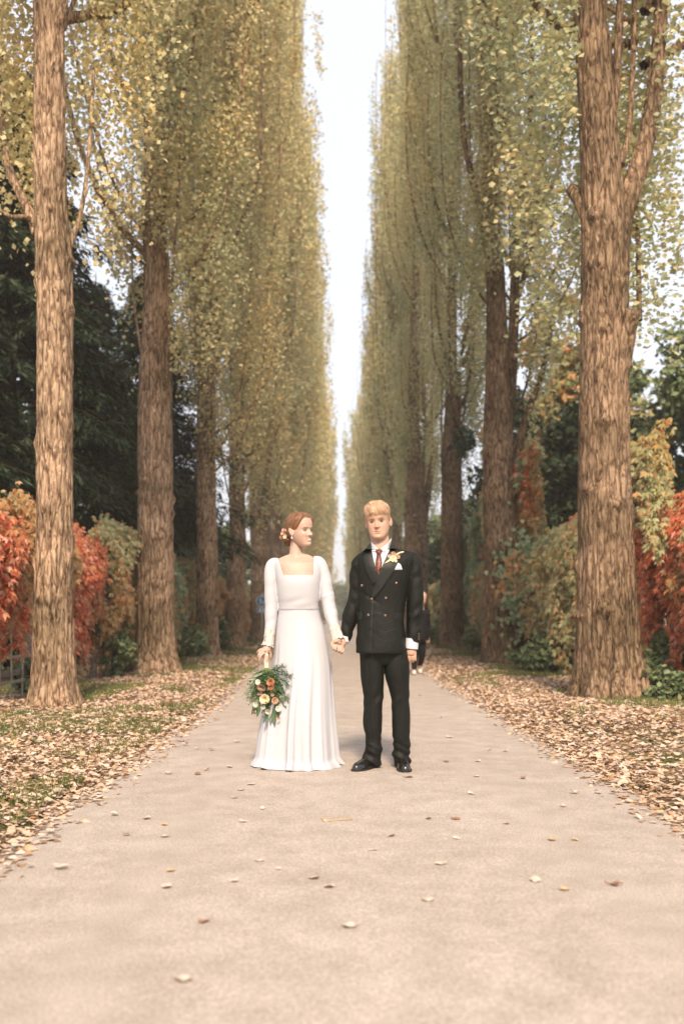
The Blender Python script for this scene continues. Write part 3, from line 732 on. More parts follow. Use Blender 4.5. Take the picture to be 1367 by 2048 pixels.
def creeper(label, mats, x, y0, y1, ztop, zlow, n, leaf, side, seed, bulge=.35, strands=40, group=None, zone=None, name='creeper'):
    """curtain of hanging five-part leaves along a fence; ztop/zlow are functions of y"""
    g = np.random.default_rng(seed); r = thing(name, (x, y0, 0), label, 'creeper', group)
    inw = 1 if side < 0 else -1           # towards the path
    L = y1-y0; w = MB(); P = []; strandsP = []
    ns = int(strands*L)
    for k in range(ns):
        y = g.uniform(0, L); zt = ztop(y0+y)+g.normal(0, .10); zl = zlow(y0+y)+g.normal(0, .22)
        if zt-zl < .2: continue
        b = bulge*g.uniform(.1, 1.); m = 9; t = np.linspace(0, 1, m)
        yy = y+np.cumsum(g.normal(0, .035, m)); zz = zt-(zt-zl)*t**1.1*g.uniform(.35, 1.0)
        if g.random() < .5: zz = zz-(zt-zl)*g.uniform(0, .55)
        xx = inw*(b*np.sin(np.pi*np.clip(t*.75+.12, 0, 1))+.06*vnoise(np.column_stack([yy*3, zz*3, t*0+k]), 7))
        strandsP.append(np.column_stack([xx, yy, zz]))
        if k % 5 == 0: w.add(*tube(strandsP[-1], np.full(m, .006), 4, caps=False))
    S = np.array(strandsP); i = g.integers(0, len(S), n); tt = g.uniform(0, 7.99, n); j = tt.astype(int); f = (tt-j)[:, None]
    C = S[i, j]*(1-f)+S[i, j+1]*f+g.normal(0, .05, (n, 3))
    C[:, 2] = np.maximum(C[:, 2], .03)
    U0 = np.column_stack([np.full(n, inw*.35), g.normal(0, .35, n), np.full(n, -1.)])+g.normal(0, .22, (n, 3))
    N0 = np.column_stack([np.full(n, inw*1.), g.normal(-.45, .5, n), g.uniform(0, .9, n)])
    U0 /= np.linalg.norm(U0, axis=1)[:, None]; Sd = np.cross(U0, N0); Sd /= np.linalg.norm(Sd, axis=1)[:, None]
    sz = leaf*g.uniform(.6, 1.25, n)
    Vs = []
    for ang, ls in ((0, 1.), (.75, .85), (-.75, .85)):      # leaflets share the node
        U = U0*math.cos(ang)+Sd*math.sin(ang)
        Vs.append(kites(C, U, N0+g.normal(0, .12, (n, 3)), sz*ls, sz*.42*ls, fold=.10)[0].reshape(n, 4, 3))
    V = np.stack(Vs, 1)
    col = zone(C+[x, y0, 0], g) if zone else np.zeros(n, int)
    V = V.reshape(-1, 3); F = np.arange(len(V)).reshape(-1, 4); fm = np.repeat(col, 3)
    w.build('stem', M_VINE, r)
    link(mesh('foliage', V, F, [M_CR[k] for k in mats], smooth=False, fmat=fm), 'foliage', r)
    return r

def zone_noise(th, sc=.9, seed=0):
    def f(P, g):
        v = vnoise(P*sc, seed)+.35*vnoise(P*sc*3, seed+1)+g.normal(0, .12, len(P))
        return np.digitize(v, th)
    return f
GC = 'creepers hanging over the avenue fences'
W = lambda a, f, s=0: (lambda y: a+f*float(vnoise([[y*1.3+s, 0, 0]], 5)[0])+.5*f*float(vnoise([[y*3.7+s, 0, 0]], 6)[0]))
creeper('bright red creeper spilling over the fence beside the nearest left poplar', ['red', 'orange'], -4.1, 10.2, 15.9, W(2.28, .12), lambda y: 1.25+.35*math.sin(y*2.1) if y < 13.2 else .75+.2*math.sin(y*3), 24000, .092, -1, 1, zone=zone_noise([.15], .9, 3), group=GC, strands=26, bulge=.5)
creeper('orange and olive creeper arching over the fence between the first two left poplars', ['orange', 'olive', 'red'], -4.1, 15.9, 20.6, W(2.5, .1), lambda y: .95+.2*math.sin(y*3), 26000, .098, -1, 2, zone=zone_noise([.05, .62], .8, 4), group=GC, bulge=.62, strands=34)
creeper('olive creeper with orange tips between the second and third left poplars', ['olive', 'orange', 'green'], -4.1, 20.6, 29, W(2.4, .12), lambda y: .35, 22000, .11, -1, 3, zone=zone_noise([-.05, .3], .7, 5), group=GC, strands=24, bulge=.5)
creeper('rusty orange creeper low on the fence behind the fourth left poplar', ['orange', 'olive'], -4.0, 29, 46, W(2.2, .15), lambda y: .2, 12000, .19, -1, 4, zone=zone_noise([.25], .5, 6), group=GC, strands=12, bulge=.6)
creeper('fiery red and orange creeper covering the fence at the right edge', ['red', 'orange', 'green'], 4.75, 11.2, 16.3, W(2.5, .12, 4), lambda y: .75+.2*math.sin(y*2), 30000, .10, 1, 5, zone=zone_noise([-.12, .62], .9, 8), group=GC, strands=34, bulge=.5)
creeper('red shoots topping the fence just left of the nearest right poplar', ['red', 'orange'], 4.65, 16.3, 19.2, W(2.75, .1, 4), lambda y: 1.5, 6500, .125, 1, 6, zone=zone_noise([.2], .9, 9), group=GC, strands=26, bulge=.45)
creeper('dense olive green creeper with yellow patches between the first two right poplars', ['olive', 'yellow', 'green', 'orange'], 4.6, 16.3, 27.5, W(2.62, .12, 2), lambda y: .12, 46000, .115, 1, 7, zone=zone_noise([-.02, .22, .55], .8, 10), group=GC, strands=44, bulge=.95)
creeper('green creeper with pale orange flecks between the second and third right poplars', ['olive', 'green', 'orange'], 4.5, 27.5, 38, W(2.6, .15, 7), lambda y: .1, 26000, .15, 1, 8, zone=zone_noise([.0, .5], .6, 11), group=GC, strands=18, bulge=.75)
creeper('pale olive creeper on the far fence right of the passer by', ['olive', 'orange'], 4.6, 38, 58, W(2.4, .2, 9), lambda y: .1, 12000, .26, 1, 9, zone=zone_noise([.35], .4, 12), group=GC, strands=9, bulge=.9)
# curtains climbing higher into the trees
creeper('curtain of climbing creeper with a red strand beside the second right poplar', ['olive', 'orange', 'red', 'green'], 4.25, 20.2, 24.2, W(4.7, .5, 3), lambda y: 2.2, 11000, .14, 1, 10, zone=zone_noise([-.1, .35, .6], .9, 13), strands=20, bulge=.8)
creeper('narrow red and yellow creeper climbing just right of the nearest right poplar', ['red', 'yellow', 'olive'], 4.35, 12.9, 14.7, W(3.4, .25, 3), lambda y: 2.2, 3600, .105, 1, 11, zone=zone_noise([-.05, .3], 1.2, 14), strands=18, bulge=.4)
creeper('dark green creeper sprays with a red tuft left of the second right poplar', ['green', 'red'], 4.3, 27.5, 31.5, W(3.8, .4, 3), lambda y: 2.2, 5000, .17, 1, 12, zone=zone_noise([.55], 1., 15), strands=12, bulge=.6)
# ivy clump on the trunk of the second right poplar
g = np.random.default_rng(77); r = thing('creeper', (3.55, 20.2, 1.2), 'small clump of creeper leaves clinging to the second right poplar trunk', 'creeper')
n = 900; P = g.normal(0, 1, (n, 3))*[.2, .1, .42]+[.12, 0, .5]; P[:, 1] = -.12-np.abs(P[:, 1])
link(mesh('foliage', *kites(P, np.column_stack([g.normal(0, .5, n), g.normal(-.3, .3, n), -np.ones(n)]), np.column_stack([g.normal(0, .5, n), -np.ones(n), g.normal(.3, .4, n)]), .12, .10), [M_CR['green'], M_CR['orange']], smooth=False, fmat=(vnoise(P*2.5, 5) > .25).astype(int)), 'foliage', r)
w = MB()
for k in range(5):
    t = np.linspace(0, 1, 8); w.add(*tube(np.column_stack([.05*k-.1+.08*np.sin(t*5+k)+.12*t, t*0-.14, -1.15+t*2.2]), np.full(8, .008), 5))
w.build('stem', M_VINE, r)

# bare stems under the hanging creeper (left)
w = MB(); g = np.random.default_rng(9)
for k in range(16):
    y = g.uniform(15.4, 18.2); x = -3.95+g.normal(0, .12); t = np.linspace(0, 1, 8)
    w.add(*tube(np.column_stack([x+.06*np.sin(t*4+k), y+.1*np.sin(t*3+k*2), t*g.uniform(1.1, 1.6)]), .011*(1-.5*t), 5))
tag(w.build('bare_stems', M_VINE), 'bunch of thin bare brown stems under the hanging creeper by the fence', 'stems')

# ------------------------------------------------------------------ sign post
M_BLUE = simple('sign_blue', (.02, .20, .36), .35, .5); M_WHITE = simple('sign_white', (.8, .8, .78), .4, .4)
M_STEEL = simple('galvanised_steel', (.42, .42, .42), .45, .5, metal=.6)
sp = at(523, 1232, 33.0)
r = thing('road_sign', (sp[0], 33.0, 0), 'blue round sign above a small blue plate on a slim pole beside the bride', 'sign')
mb = MB(); mb.add(*tube([[0, 0, -.1], [0, 0, 1.0], [0, 0, 1.78]], np.full(3, .025), 12)); mb.build('pole', M_STEEL, r)
def disc(rad, y, th=.012, n=40, c=(0, 0)):
    a = np.linspace(0, 2*np.pi, n, endpoint=False); P = np.array([[0, y, 0], [0, y-th, 0]])
    V = np.concatenate([np.column_stack([c[0]+rad*np.cos(a), np.full(n, y), c[1]+rad*np.sin(a)]), np.column_stack([c[0]+rad*np.cos(a), np.full(n, y-th), c[1]+rad*np.sin(a)])])
    i = np.arange(n); j = (i+1) % n
    V = np.vstack([V, [c[0], y, c[1]], [c[0], y-th, c[1]]])
    return V, [np.stack([i, i+n, j+n, j], -1), np.vstack([np.stack([np.full(n, 2*n), i, j], -1), np.stack([np.full(n, 2*n+1), j+n, i+n], -1)])]
mb = MB(); mb.add(*disc(.17, -.03, c=(0, 1.53)), 1); mb.add(*disc(.157, -.043, .004, c=(0, 1.53)), 0)
# walker with child, white
for dx, s in ((-.03, 1.), (.055, .62)):
    zc = 1.53-.09
    mb.add(*disc(.018*s, -.049, .004, 16, c=(dx, zc+.175*s)), 1); mb.add(*box(dx, -.0515, zc+.115*s, .042*s, .004, .075*s), 1)
    mb.add(*box(dx-.014*s, -.0515, zc+.035*s, .014*s, .004, .085*s), 1); mb.add(*box(dx+.014*s, -.0515, zc+.035*s, .014*s, .004, .085*s), 1)
mb.build('round_sign', [M_BLUE, M_WHITE], r, smooth=False)
mb = MB(); mb.add(*box(0, -.035, 1.235, .31, .012, .15), 1); mb.add(*box(0, -.044, 1.235, .29, .006, .13), 0)
mb.add(*box(-.045, -.049, 1.235, .07, .004, .085), 1); mb.add(*box(.06, -.049, 1.235, .05, .004, .085), 1)
mb.build('sign_plate', [M_BLUE, M_WHITE], r, smooth=False)

# ------------------------------------------------------------------ single leaves and twigs on the path
M_L1 = simple('pale_dead_leaf', (.52, .41, .32), .6, .2, var=.15); M_L2 = simple('brown_dead_leaf', (.26, .14, .08), .7, .2, var=.2); M_L3 = simple('ochre_dead_leaf', (.52, .33, .15), .65, .2, var=.2)
def leaf_mesh(seed, s=.085):
    g = np.random.default_rng(seed); n = 22; a = np.linspace(0, 2*np.pi, n, endpoint=False)
    rad = s*.5*(1+.28*np.cos(a)+.10*np.cos(2*a)+.06*np.sin(9*a)+.04*g.normal(0, 1, n))
    x, y = rad*np.cos(a), rad*.88*np.sin(a); curl = g.uniform(.03, .18)
    z = np.abs(y)**1.3*curl*4+.004+.25*x*x/s*g.uniform(0, 2)+.004*np.sin(a*3+seed)
    ring2 = np.column_stack([x*.5, y*.5, z*.35+.002]); V = np.vstack([np.column_stack([x, y, z]), ring2, [0, 0, .002]])
    i = np.arange(n); j = (i+1) % n
    F = [np.stack([i, j, j+n, i+n], -1), np.stack([i+n, j+n, np.full(n, 2*n)], -1)]
    mb = MB(); mb.add(V, F); t = np.linspace(0, 1, 5); mb.add(*tube(np.column_stack([-s*.3-t*s*.55, .01*np.sin(t*2), .004+.012*t]), .0013-.0005*t, 4))
    return mb
def leaf_proto(seed, mat):
    mb = leaf_mesh(seed); keys = sorted(mb.F); return mesh('fallen_leaf', np.concatenate(mb.V), [np.concatenate(mb.F[k]) for k in keys], mat)
LP = {'p': [leaf_proto(s, M_L1) for s in (1, 2, 3)], 'b': [leaf_proto(s, M_L2) for s in (4, 5)], 'o': [leaf_proto(s, M_L3) for s in (6, 7)]}
LN = {'p': 'pale beige fallen leaf lying alone on the grey path', 'b': 'dark brown curled leaf lying alone on the grey path', 'o': 'ochre fallen leaf lying alone on the grey path'}
pts = [(15,1742,'p'),(60,1741,'p'),(100,1670,'p'),(115,1675,'o'),(82,1682,'p'),(40,1702,'p'),(125,1745,'p'),(230,1637,'p'),(293,1645,'p'),(330,1658,'o'),(352,1654,'p'),(328,1682,'p'),(251,1678,'b'),(335,1553,'p'),(395,1554,'b'),(412,1546,'p'),(460,1541,'p'),(393,1617,'p'),(470,1604,'p'),(500,1577,'p'),(480,1588,'p'),(525,1627,'p'),(488,1653,'p'),(589,1657,'b'),(445,1642,'o'),(662,1641,'b'),(650,1652,'p'),(343,1752,'o'),(332,1785,'p'),(465,1773,'p'),(521,1733,'p'),(533,1746,'p'),(555,1750,'p'),(659,1786,'p'),(625,1769,'p'),(258,1720,'b'),(410,1857,'b'),(702,1867,'p'),(807,1767,'p'),(882,1765,'b'),(877,1740,'p'),(748,1711,'p'),(781,1682,'p'),(855,1647,'p'),(908,1647,'b'),(898,1669,'p'),(914,1688,'p'),(806,1642,'b'),(1013,1656,'o'),(1168,1639,'b'),(1070,1774,'p'),(858,1814,'p'),(1297,1897,'p'),(1130,1791,'o'),(1228,1780,'b'),(1125,1620,'p'),(892,1530,'b'),(953,1529,'p'),(954,1560,'p'),(902,1576,'p'),(942,1596,'p'),(980,1580,'b'),(1045,1563,'b'),(1150,1592,'p'),(1228,1592,'b'),(1186,1574,'p'),(1000,1518,'p'),(978,1505,'p'),(1009,1507,'p'),(1089,1680,'b'),(1101,1689,'o'),(723,1553,'p'),(814,1562,'b'),(690,1606,'p'),(435,1443,'b'),(410,1462,'b'),(475,1489,'p'),(540,1500,'p'),(370,1976,'p'),(1150,1689,'o'),(640,1860,'o'),(372,1494,'p'),(424,1505,'p'),(392,1502,'p'),(520,1510,'p'),(880,1440,'p'),(930,1470,'p'),(860,1460,'p'),(840,1395,'p'),(470,1420,'p'),(560,1385,'o'),(900,1480,'p'),(1320,1634,'o')]
g = np.random.default_rng(15)
LU = {(723, 1553): 'pale fallen leaf just in front of the man\'s left hand shoe', (410, 1857): 'brown leaf lying alone lowest on the left half of the path', (702, 1867): 'pale leaf lying lowest near the centre of the path', (1297, 1897): 'pale leaf lying lowest on the right half of the path', (370, 1976): 'pale leaf lying nearest to the camera on the left', (395, 1554): 'dark leaf on the path left of the hem of the dress', (1320, 1634): 'ochre leaf at the right edge of the path beside the curved twig'}
for k, (px, py, c) in enumerate(pts):
    if k % 7 == 3 or (c == 'b' and k % 2): continue
    X, Y = ground_at(px, py); me = LP[c][k % len(LP[c])]
    o = link(me, 'fallen_leaf', None, (X, Y, .0235), (g.uniform(-.1, .1), g.uniform(-.1, .1), g.uniform(0, 6.28)), (g.uniform(.36, .64),)*3)
    tag(o, LU.get((px, py), LN[c]), 'leaf', 'single leaves scattered over the path')
for (px, py, dx, L, lab) in ((672, 1652, .9, .16, 'thin curved orange brown twig on the path in front of the couple'), (1180, 1545, .3, .38, 'long thin brown twig on the bare soil of the right verge'), (1320, 1612, -.4, .30, 'curved brown twig at the right edge of the path'), (1226, 1781, .1, .07, 'short dark brown twig lying on the right half of the path'), (1280, 1525, .5, .22, 'pale broken twig on the soil near the right edge')):
    X, Y = ground_at(px, py); t = np.linspace(-.5, .5, 9)
    zz = .03 if X < 1.7 else float(ground_h(np.array([X]), np.array([Y]))[0])+.03
    mb = MB(); mb.add(*tube(np.column_stack([t*L, t*t*L*dx, .004*np.sin(t*9)]), np.full(9, .0028), 6))
    o = mb.build('twig', M_L3 if 'pale' in lab or 'orange' in lab else M_L2, loc=(X, Y, zz)); tag(o, lab, 'twig')
# ================================================================== PEOPLE
from mathutils.geometry import delaunay_2d_cdt

def fuse(pieces, voxel=.005, iters=2, lam=.5):
    """voxel-union closed pieces into one continuous surface, lightly relaxed"""
    mb = MB()
    for V, F in pieces: mb.add(V, F)
    keys = sorted(mb.F); me = mesh('tmp', np.concatenate(mb.V), [np.concatenate(mb.F[k]) for k in keys], None)
    o = link(me, 'tmp'); md = o.modifiers.new('r', 'REMESH'); md.mode = 'VOXEL'; md.voxel_size = voxel
    if iters:
        s = o.modifiers.new('s', 'SMOOTH'); s.factor = lam; s.iterations = iters
    dg = bpy.context.evaluated_depsgraph_get(); dg.update()
    m2 = bpy.data.meshes.new_from_object(o.evaluated_get(dg))
    bpy.data.objects.remove(o); bpy.data.meshes.remove(me)
    V = np.zeros(len(m2.vertices)*3, np.float32); m2.vertices.foreach_get('co', V); V = V.reshape(-1, 3).astype(float)
    n = len(m2.polygons); tot = np.zeros(n, np.int32); m2.polygons.foreach_get('loop_total', tot)
    li = np.zeros(len(m2.loops), np.int32); m2.loops.foreach_get('vertex_index', li)
    F = li.reshape(-1, 4) if (tot == 4).all() else [li.reshape(-1, 3)]
    bpy.data.meshes.remove(m2); return V, F

def normals(V, F):
    F = F if not isinstance(F, list) else F[0]
    a, b, c = V[F[:, 0]], V[F[:, 1]], V[F[:, 2]]; fn = np.cross(b-a, c-a); N = np.zeros_like(V)
    for k in range(F.shape[1]): np.add.at(N, F[:, k], fn)
    return N/(np.linalg.norm(N, axis=1)[:, None]+1e-12)

def ring_loft(S, n=64, seg=64, ex=2.3, fn=None):
    """S rows: (z, xc, yc, half width, half depth); closed horizontal-section loft"""
    S = np.array(S, float); z = np.linspace(0, len(S)-1, n)
    Q, R = resample(np.column_stack([S[:, 1], S[:, 2], S[:, 0]]), S[:, 3:5], n)
    th = np.linspace(0, 2*np.pi, seg, endpoint=False); c, s = np.cos(th), np.sin(th)
    ux = np.sign(s)*np.abs(s)**(2/ex); uy = -np.sign(c)*np.abs(c)**(2/ex)
    X = Q[:, 0:1]+R[:, 0:1]*ux; Y = Q[:, 1:2]+R[:, 1:2]*uy; Z = Q[:, 2:3]+0*X
    if fn: X, Y, Z = fn(X, Y, Z, th, Q)
    V = np.stack([X, Y, Z], -1).reshape(-1, 3)
    i = np.arange(n-1)[:, None]*seg; j = np.arange(seg)[None]; j2 = (j+1) % seg
    F = np.stack([i+j, i+seg+j, i+seg+j2, i+j2], -1).reshape(-1, 4)
    V = np.vstack([V, [Q[0, 0], Q[0, 1], Z[0].mean()], [Q[-1, 0], Q[-1, 1], Z[-1].mean()]]); a = n*seg; jj = np.arange(seg); k2 = (jj+1) % seg
    C = np.vstack([np.stack([np.full(seg, a), jj, k2], -1), np.stack([np.full(seg, a+1), (n-1)*seg+k2, (n-1)*seg+jj], -1)])
    return V, [F, C]

def limb(P, R, n=40, seg=28):
    Q, r = resample(np.array(P, float), np.array(R, float), n); return tube(Q, r, seg)

def ell(c, r, n=20, rot=None):
    th = np.linspace(0, np.pi, n); ph = np.linspace(0, 2*np.pi, 2*n, endpoint=False)
    V = np.array([[np.sin(t)*np.cos(p), np.sin(t)*np.sin(p), np.cos(t)] for t in th for p in ph])*np.array(r)
    if rot is not None: V = V@np.array(rot).T
    V = V+np.array(c); m = 2*n
    i = np.arange(n-1)[:, None]*m; j = np.arange(m)[None]; j2 = (j+1) % m
    return V, [np.stack([i+j, i+m+j, i+m+j2, i+j2], -1).reshape(-1, 4)]

HZ = np.array([-.121, -.113, -.10, -.085, -.065, -.045, -.02, 0, .02, .045, .07, .09, .105, .114, .119])
HW = np.array([.014, .030, .041, .050, .059, .066, .071, .074, .076, .077, .073, .063, .046, .028, .006])
HF = np.array([.066, .081, .088, .089, .089, .088, .087, .087, .091, .093, .089, .078, .058, .036, .010])
HB = np.array([-.03, -.01, .012, .04, .068, .088, .099, .102, .104, .104, .098, .083, .060, .036, .010])
def head_grid(offset=None, nz=120, seg=168, w=1., smile=0., fem=0., jaw=0.):
    """head surface, eyes at z=0, face towards -y; offset(theta,z)->extra radius"""
    z = np.concatenate([np.linspace(-.121, .119, nz)]); t = z
    from_ = lambda A: np.interp(t, HZ, A)
    W_, Ff, Bb = from_(HW)*w, from_(HF), from_(HB)
    for A in (W_, Ff, Bb):     # soften the table's corners
        k = np.ones(5)/5; A[3:-3] = np.convolve(A, k, 'same')[3:-3]
    if jaw: W_ = W_*(1+jaw*smooth01(-z, .02, .09))
    if fem: W_ = W_*(1-.07*smooth01(-z, .02, .1))
    u = np.linspace(-np.pi, np.pi, seg, endpoint=False); th = u-.35*np.sin(u)     # denser at the face (theta=0)
    c, s = np.cos(th), np.sin(th); TH, Z = np.meshgrid(th, z)
    hd = (Ff+Bb)/2; yc = (Bb-Ff)/2
    ex = 2.25
    X = W_[:, None]*np.sign(s)*np.abs(s)**(2/ex); Y = yc[:, None]-hd[:, None]*np.sign(c)*np.abs(c)**(2/ex)
    fr = smooth01(np.cos(TH), .15, .6); ax = np.abs(X)
    G = lambda a, sa, b, sb: np.exp(-(a/sa)**2-(b/sb)**2)
    d = 0*X
    p = np.clip((.008-Z)/.042, 0, 1)*(1-smooth01(-Z, .036, .050))
    d += .027*p*np.exp(-(X/(.0065+.006*p))**2)+.006*G(ax-.012, .006, Z+.038, .007)
    d -= .0115*G(ax-.031, .017, Z, .011)
    d += .004*G(ax-.028, .02, Z-.020, .008)+(.004+.005*smile)*G(ax-.044, .018, Z+.030, .018)
    d += .0030*G(X, .024+.008*smile, Z+.062, .0055)+.0035*G(X, .020, Z+.072, .006)-.004*G(X, .028, Z+.0665, .003)
    d -= .004*G(X, .02, Z+.083, .007); d += .006*G(X, .018, Z+.102, .013)
    if offset is not None:
        o_ = offset(TH, Z); R = np.sqrt(X**2+(Y-yc[:, None]*.5)**2)+1e-6
        X = X*(1+o_/R); Y = Y+(Y-yc[:, None]*.5)/R*o_; Z = Z+o_*smooth01(Z, .02, .11)
    else: Y = Y-d*fr
    V = np.stack([X, Y, Z], -1).reshape(-1, 3)
    i = np.arange(nz-1)[:, None]*seg; j = np.arange(seg)[None]; j2 = (j+1) % seg
    F = np.stack([i+j, i+j2, i+seg+j2, i+seg+j], -1).reshape(-1, 4)
    n0 = len(V); V = np.vstack([V, V[:seg].mean(0), V[(nz-1)*seg:nz*seg].mean(0)]); jj = np.arange(seg); k2 = (jj+1) % seg
    C = np.vstack([np.stack([np.full(seg, n0), k2, jj], -1), np.stack([np.full(seg, n0+1), (nz-1)*seg+jj, (nz-1)*seg+k2], -1)])
    return V, [F, C], TH, Z

def ear(side, w=1.):
    P = ell((side*.078*w, .012, -.008), (.007, .017, .031), 12)
    V = P[0].copy(); V[:, 0] += side*.010*smooth01(V[:, 1], .0, .03); V[:, 1] += .010*(V[:, 2]+.008)/.03
    return V, P[1]

def xf(M, V): return np.asarray(V)@np.array(M.to_3x3()).T+np.array(M.translation)
def head_mat(pos, yaw, pitch=0, roll=0):
    """yaw>0 turns the face towards +x; roll>0 tips the crown towards -x"""
    return Matrix.Translation(pos) @ Matrix.Rotation(yaw, 4, 'Z') @ Matrix.Rotation(-roll, 4, 'Y') @ Matrix.Rotation(pitch, 4, 'X')

def skin_mat(name):
    m, nt, b = new_mat(name); a = N_(nt, 'ShaderNodeAttribute', attribute_name='Col')
    nt.links.new(a.outputs['Color'], b.inputs['Base Color']); b.inputs['Roughness'].default_value = .5
    b.inputs['Subsurface Weight'].default_value = .12; b.inputs['Subsurface Radius'].default_value = (.012, .005, .003); b.inputs['Subsurface Scale'].default_value = 1.
    b.inputs['Specular IOR Level'].default_value = .35
    return m
M_SKIN = skin_mat('skin')

def paint(me, V, base, M, lip, brow, brow_w=.0035, smile=0., blush=(.80, .36, .27), nails=()):
    """colours of a face: lips, brows, lash line, a little redness, painted lid shade"""
    Lc = xf(M.inverted(), V); x, y, z = Lc.T; ax = np.abs(x); fr = (y < -.045) & (z > -.13) & (z < .1)
    C = np.tile(np.array(base, float), (len(V), 1))
    C *= (1+.05*vnoise(V*60, 3)+.04*vnoise(V*18, 4))[:, None]
    def put(w, col):
        w = np.clip(w*fr, 0, 1)[:, None]; C[:] = C*(1-w)+np.array(col)*w
    put(.45*np.exp(-((ax-.045)/.018)**2-((z+.030)/.016)**2), blush)
    put(.30*np.exp(-(x/.012)**2-((z+.036)/.010)**2), blush)
    zl = -.0668+(.0065+smile*.008)*(x/.026)**2
    put(.75*((ax < .027+.006*smile)*smooth01((.0062+.0045*smile)*(1-(ax/(.029+.006*smile))**2)-np.abs(z-zl), 0, .002)), lip)
    if smile > .5: (put(.9*(ax < .031)*smooth01(.0016-np.abs(z-zl-.001), 0, .001), (.14, .04, .03)), put(.95*(ax < .022)*smooth01(.0054*(1-(ax/.025)**2)-np.abs(z-zl+.0008), 0, .0012), (.66, .60, .54)))
    else: put(.9*(ax < .023)*smooth01(.0020-np.abs(z-zl), 0, .001), (.13, .035, .025))
    zb = .0195-.10*(ax-.030)**2*22-.06*(ax-.03)
    put(.9*((ax > .014) & (ax < .046))*smooth01(brow_w-np.abs(z-zb), 0, .002), brow)
    put(.75*((ax > .017) & (ax < .045))*smooth01(.0022-np.abs(z-.0055+((ax-.031)/.014)**2*.004), 0, .0015), tuple(c*.5 for c in brow))
    put(.18*np.exp(-((ax-.031)/.016)**2-((z-.010)/.005)**2), tuple(c*.75 for c in base))  # shade under the brow, painted into the skin colour of the upper lids
    put(.6*np.exp(-((ax-.008)/.0035)**2-((z+.043)/.0025)**2), tuple(c*.35 for c in base))
    a = me.attributes.new('Col', 'FLOAT_COLOR', 'POINT'); a.data.foreach_set('color', np.column_stack([C, np.ones(len(C))]).astype(np.float32).ravel())

M_EYEW = simple('eye_white', (.34, .28, .25), .3, .4); M_IRIS = simple('iris_brown', (.05, .03, .02), .2, .6); M_IRISB = simple('iris_blue', (.03, .045, .055), .25, .4)
def eyes(M, root, base, iris, squint=.55, look=0.):
    for s in (-1, 1):
        mb = MB(); V, F = ell((0, 0, 0), (.0115, .0115, .0105*squint), 12); mb.add(V, F, 0)
        V, F = ell((look*.0015, -.0085, 0), (.0064, .0052, .0068*min(1, squint*1.3)), 8); mb.add(V, F, 1)
        mb.V = [xf(M, v+np.array([s*.031, -.0725, .0005])) for v in mb.V]
        mb.build('eye', [M_EYEW, iris], root, loc=tuple(-base))

def add(root, base, name, V, F, mat, smooth=True, parent=None, fmat=None):
    if not isinstance(F, list): F = [F]
    me = mesh(name, V, F, mat, smooth, fmat)
    if parent is None: o = link(me, name, root, loc=tuple(-base))
    else: o = link(me, name, parent)
    return o, me

def bvh_of(V, F):
    F = F if isinstance(F, list) else [F]
    return BVHTree.FromPolygons([tuple(v) for v in V], [tuple(int(i) for i in f) for ff in F for f in ff])

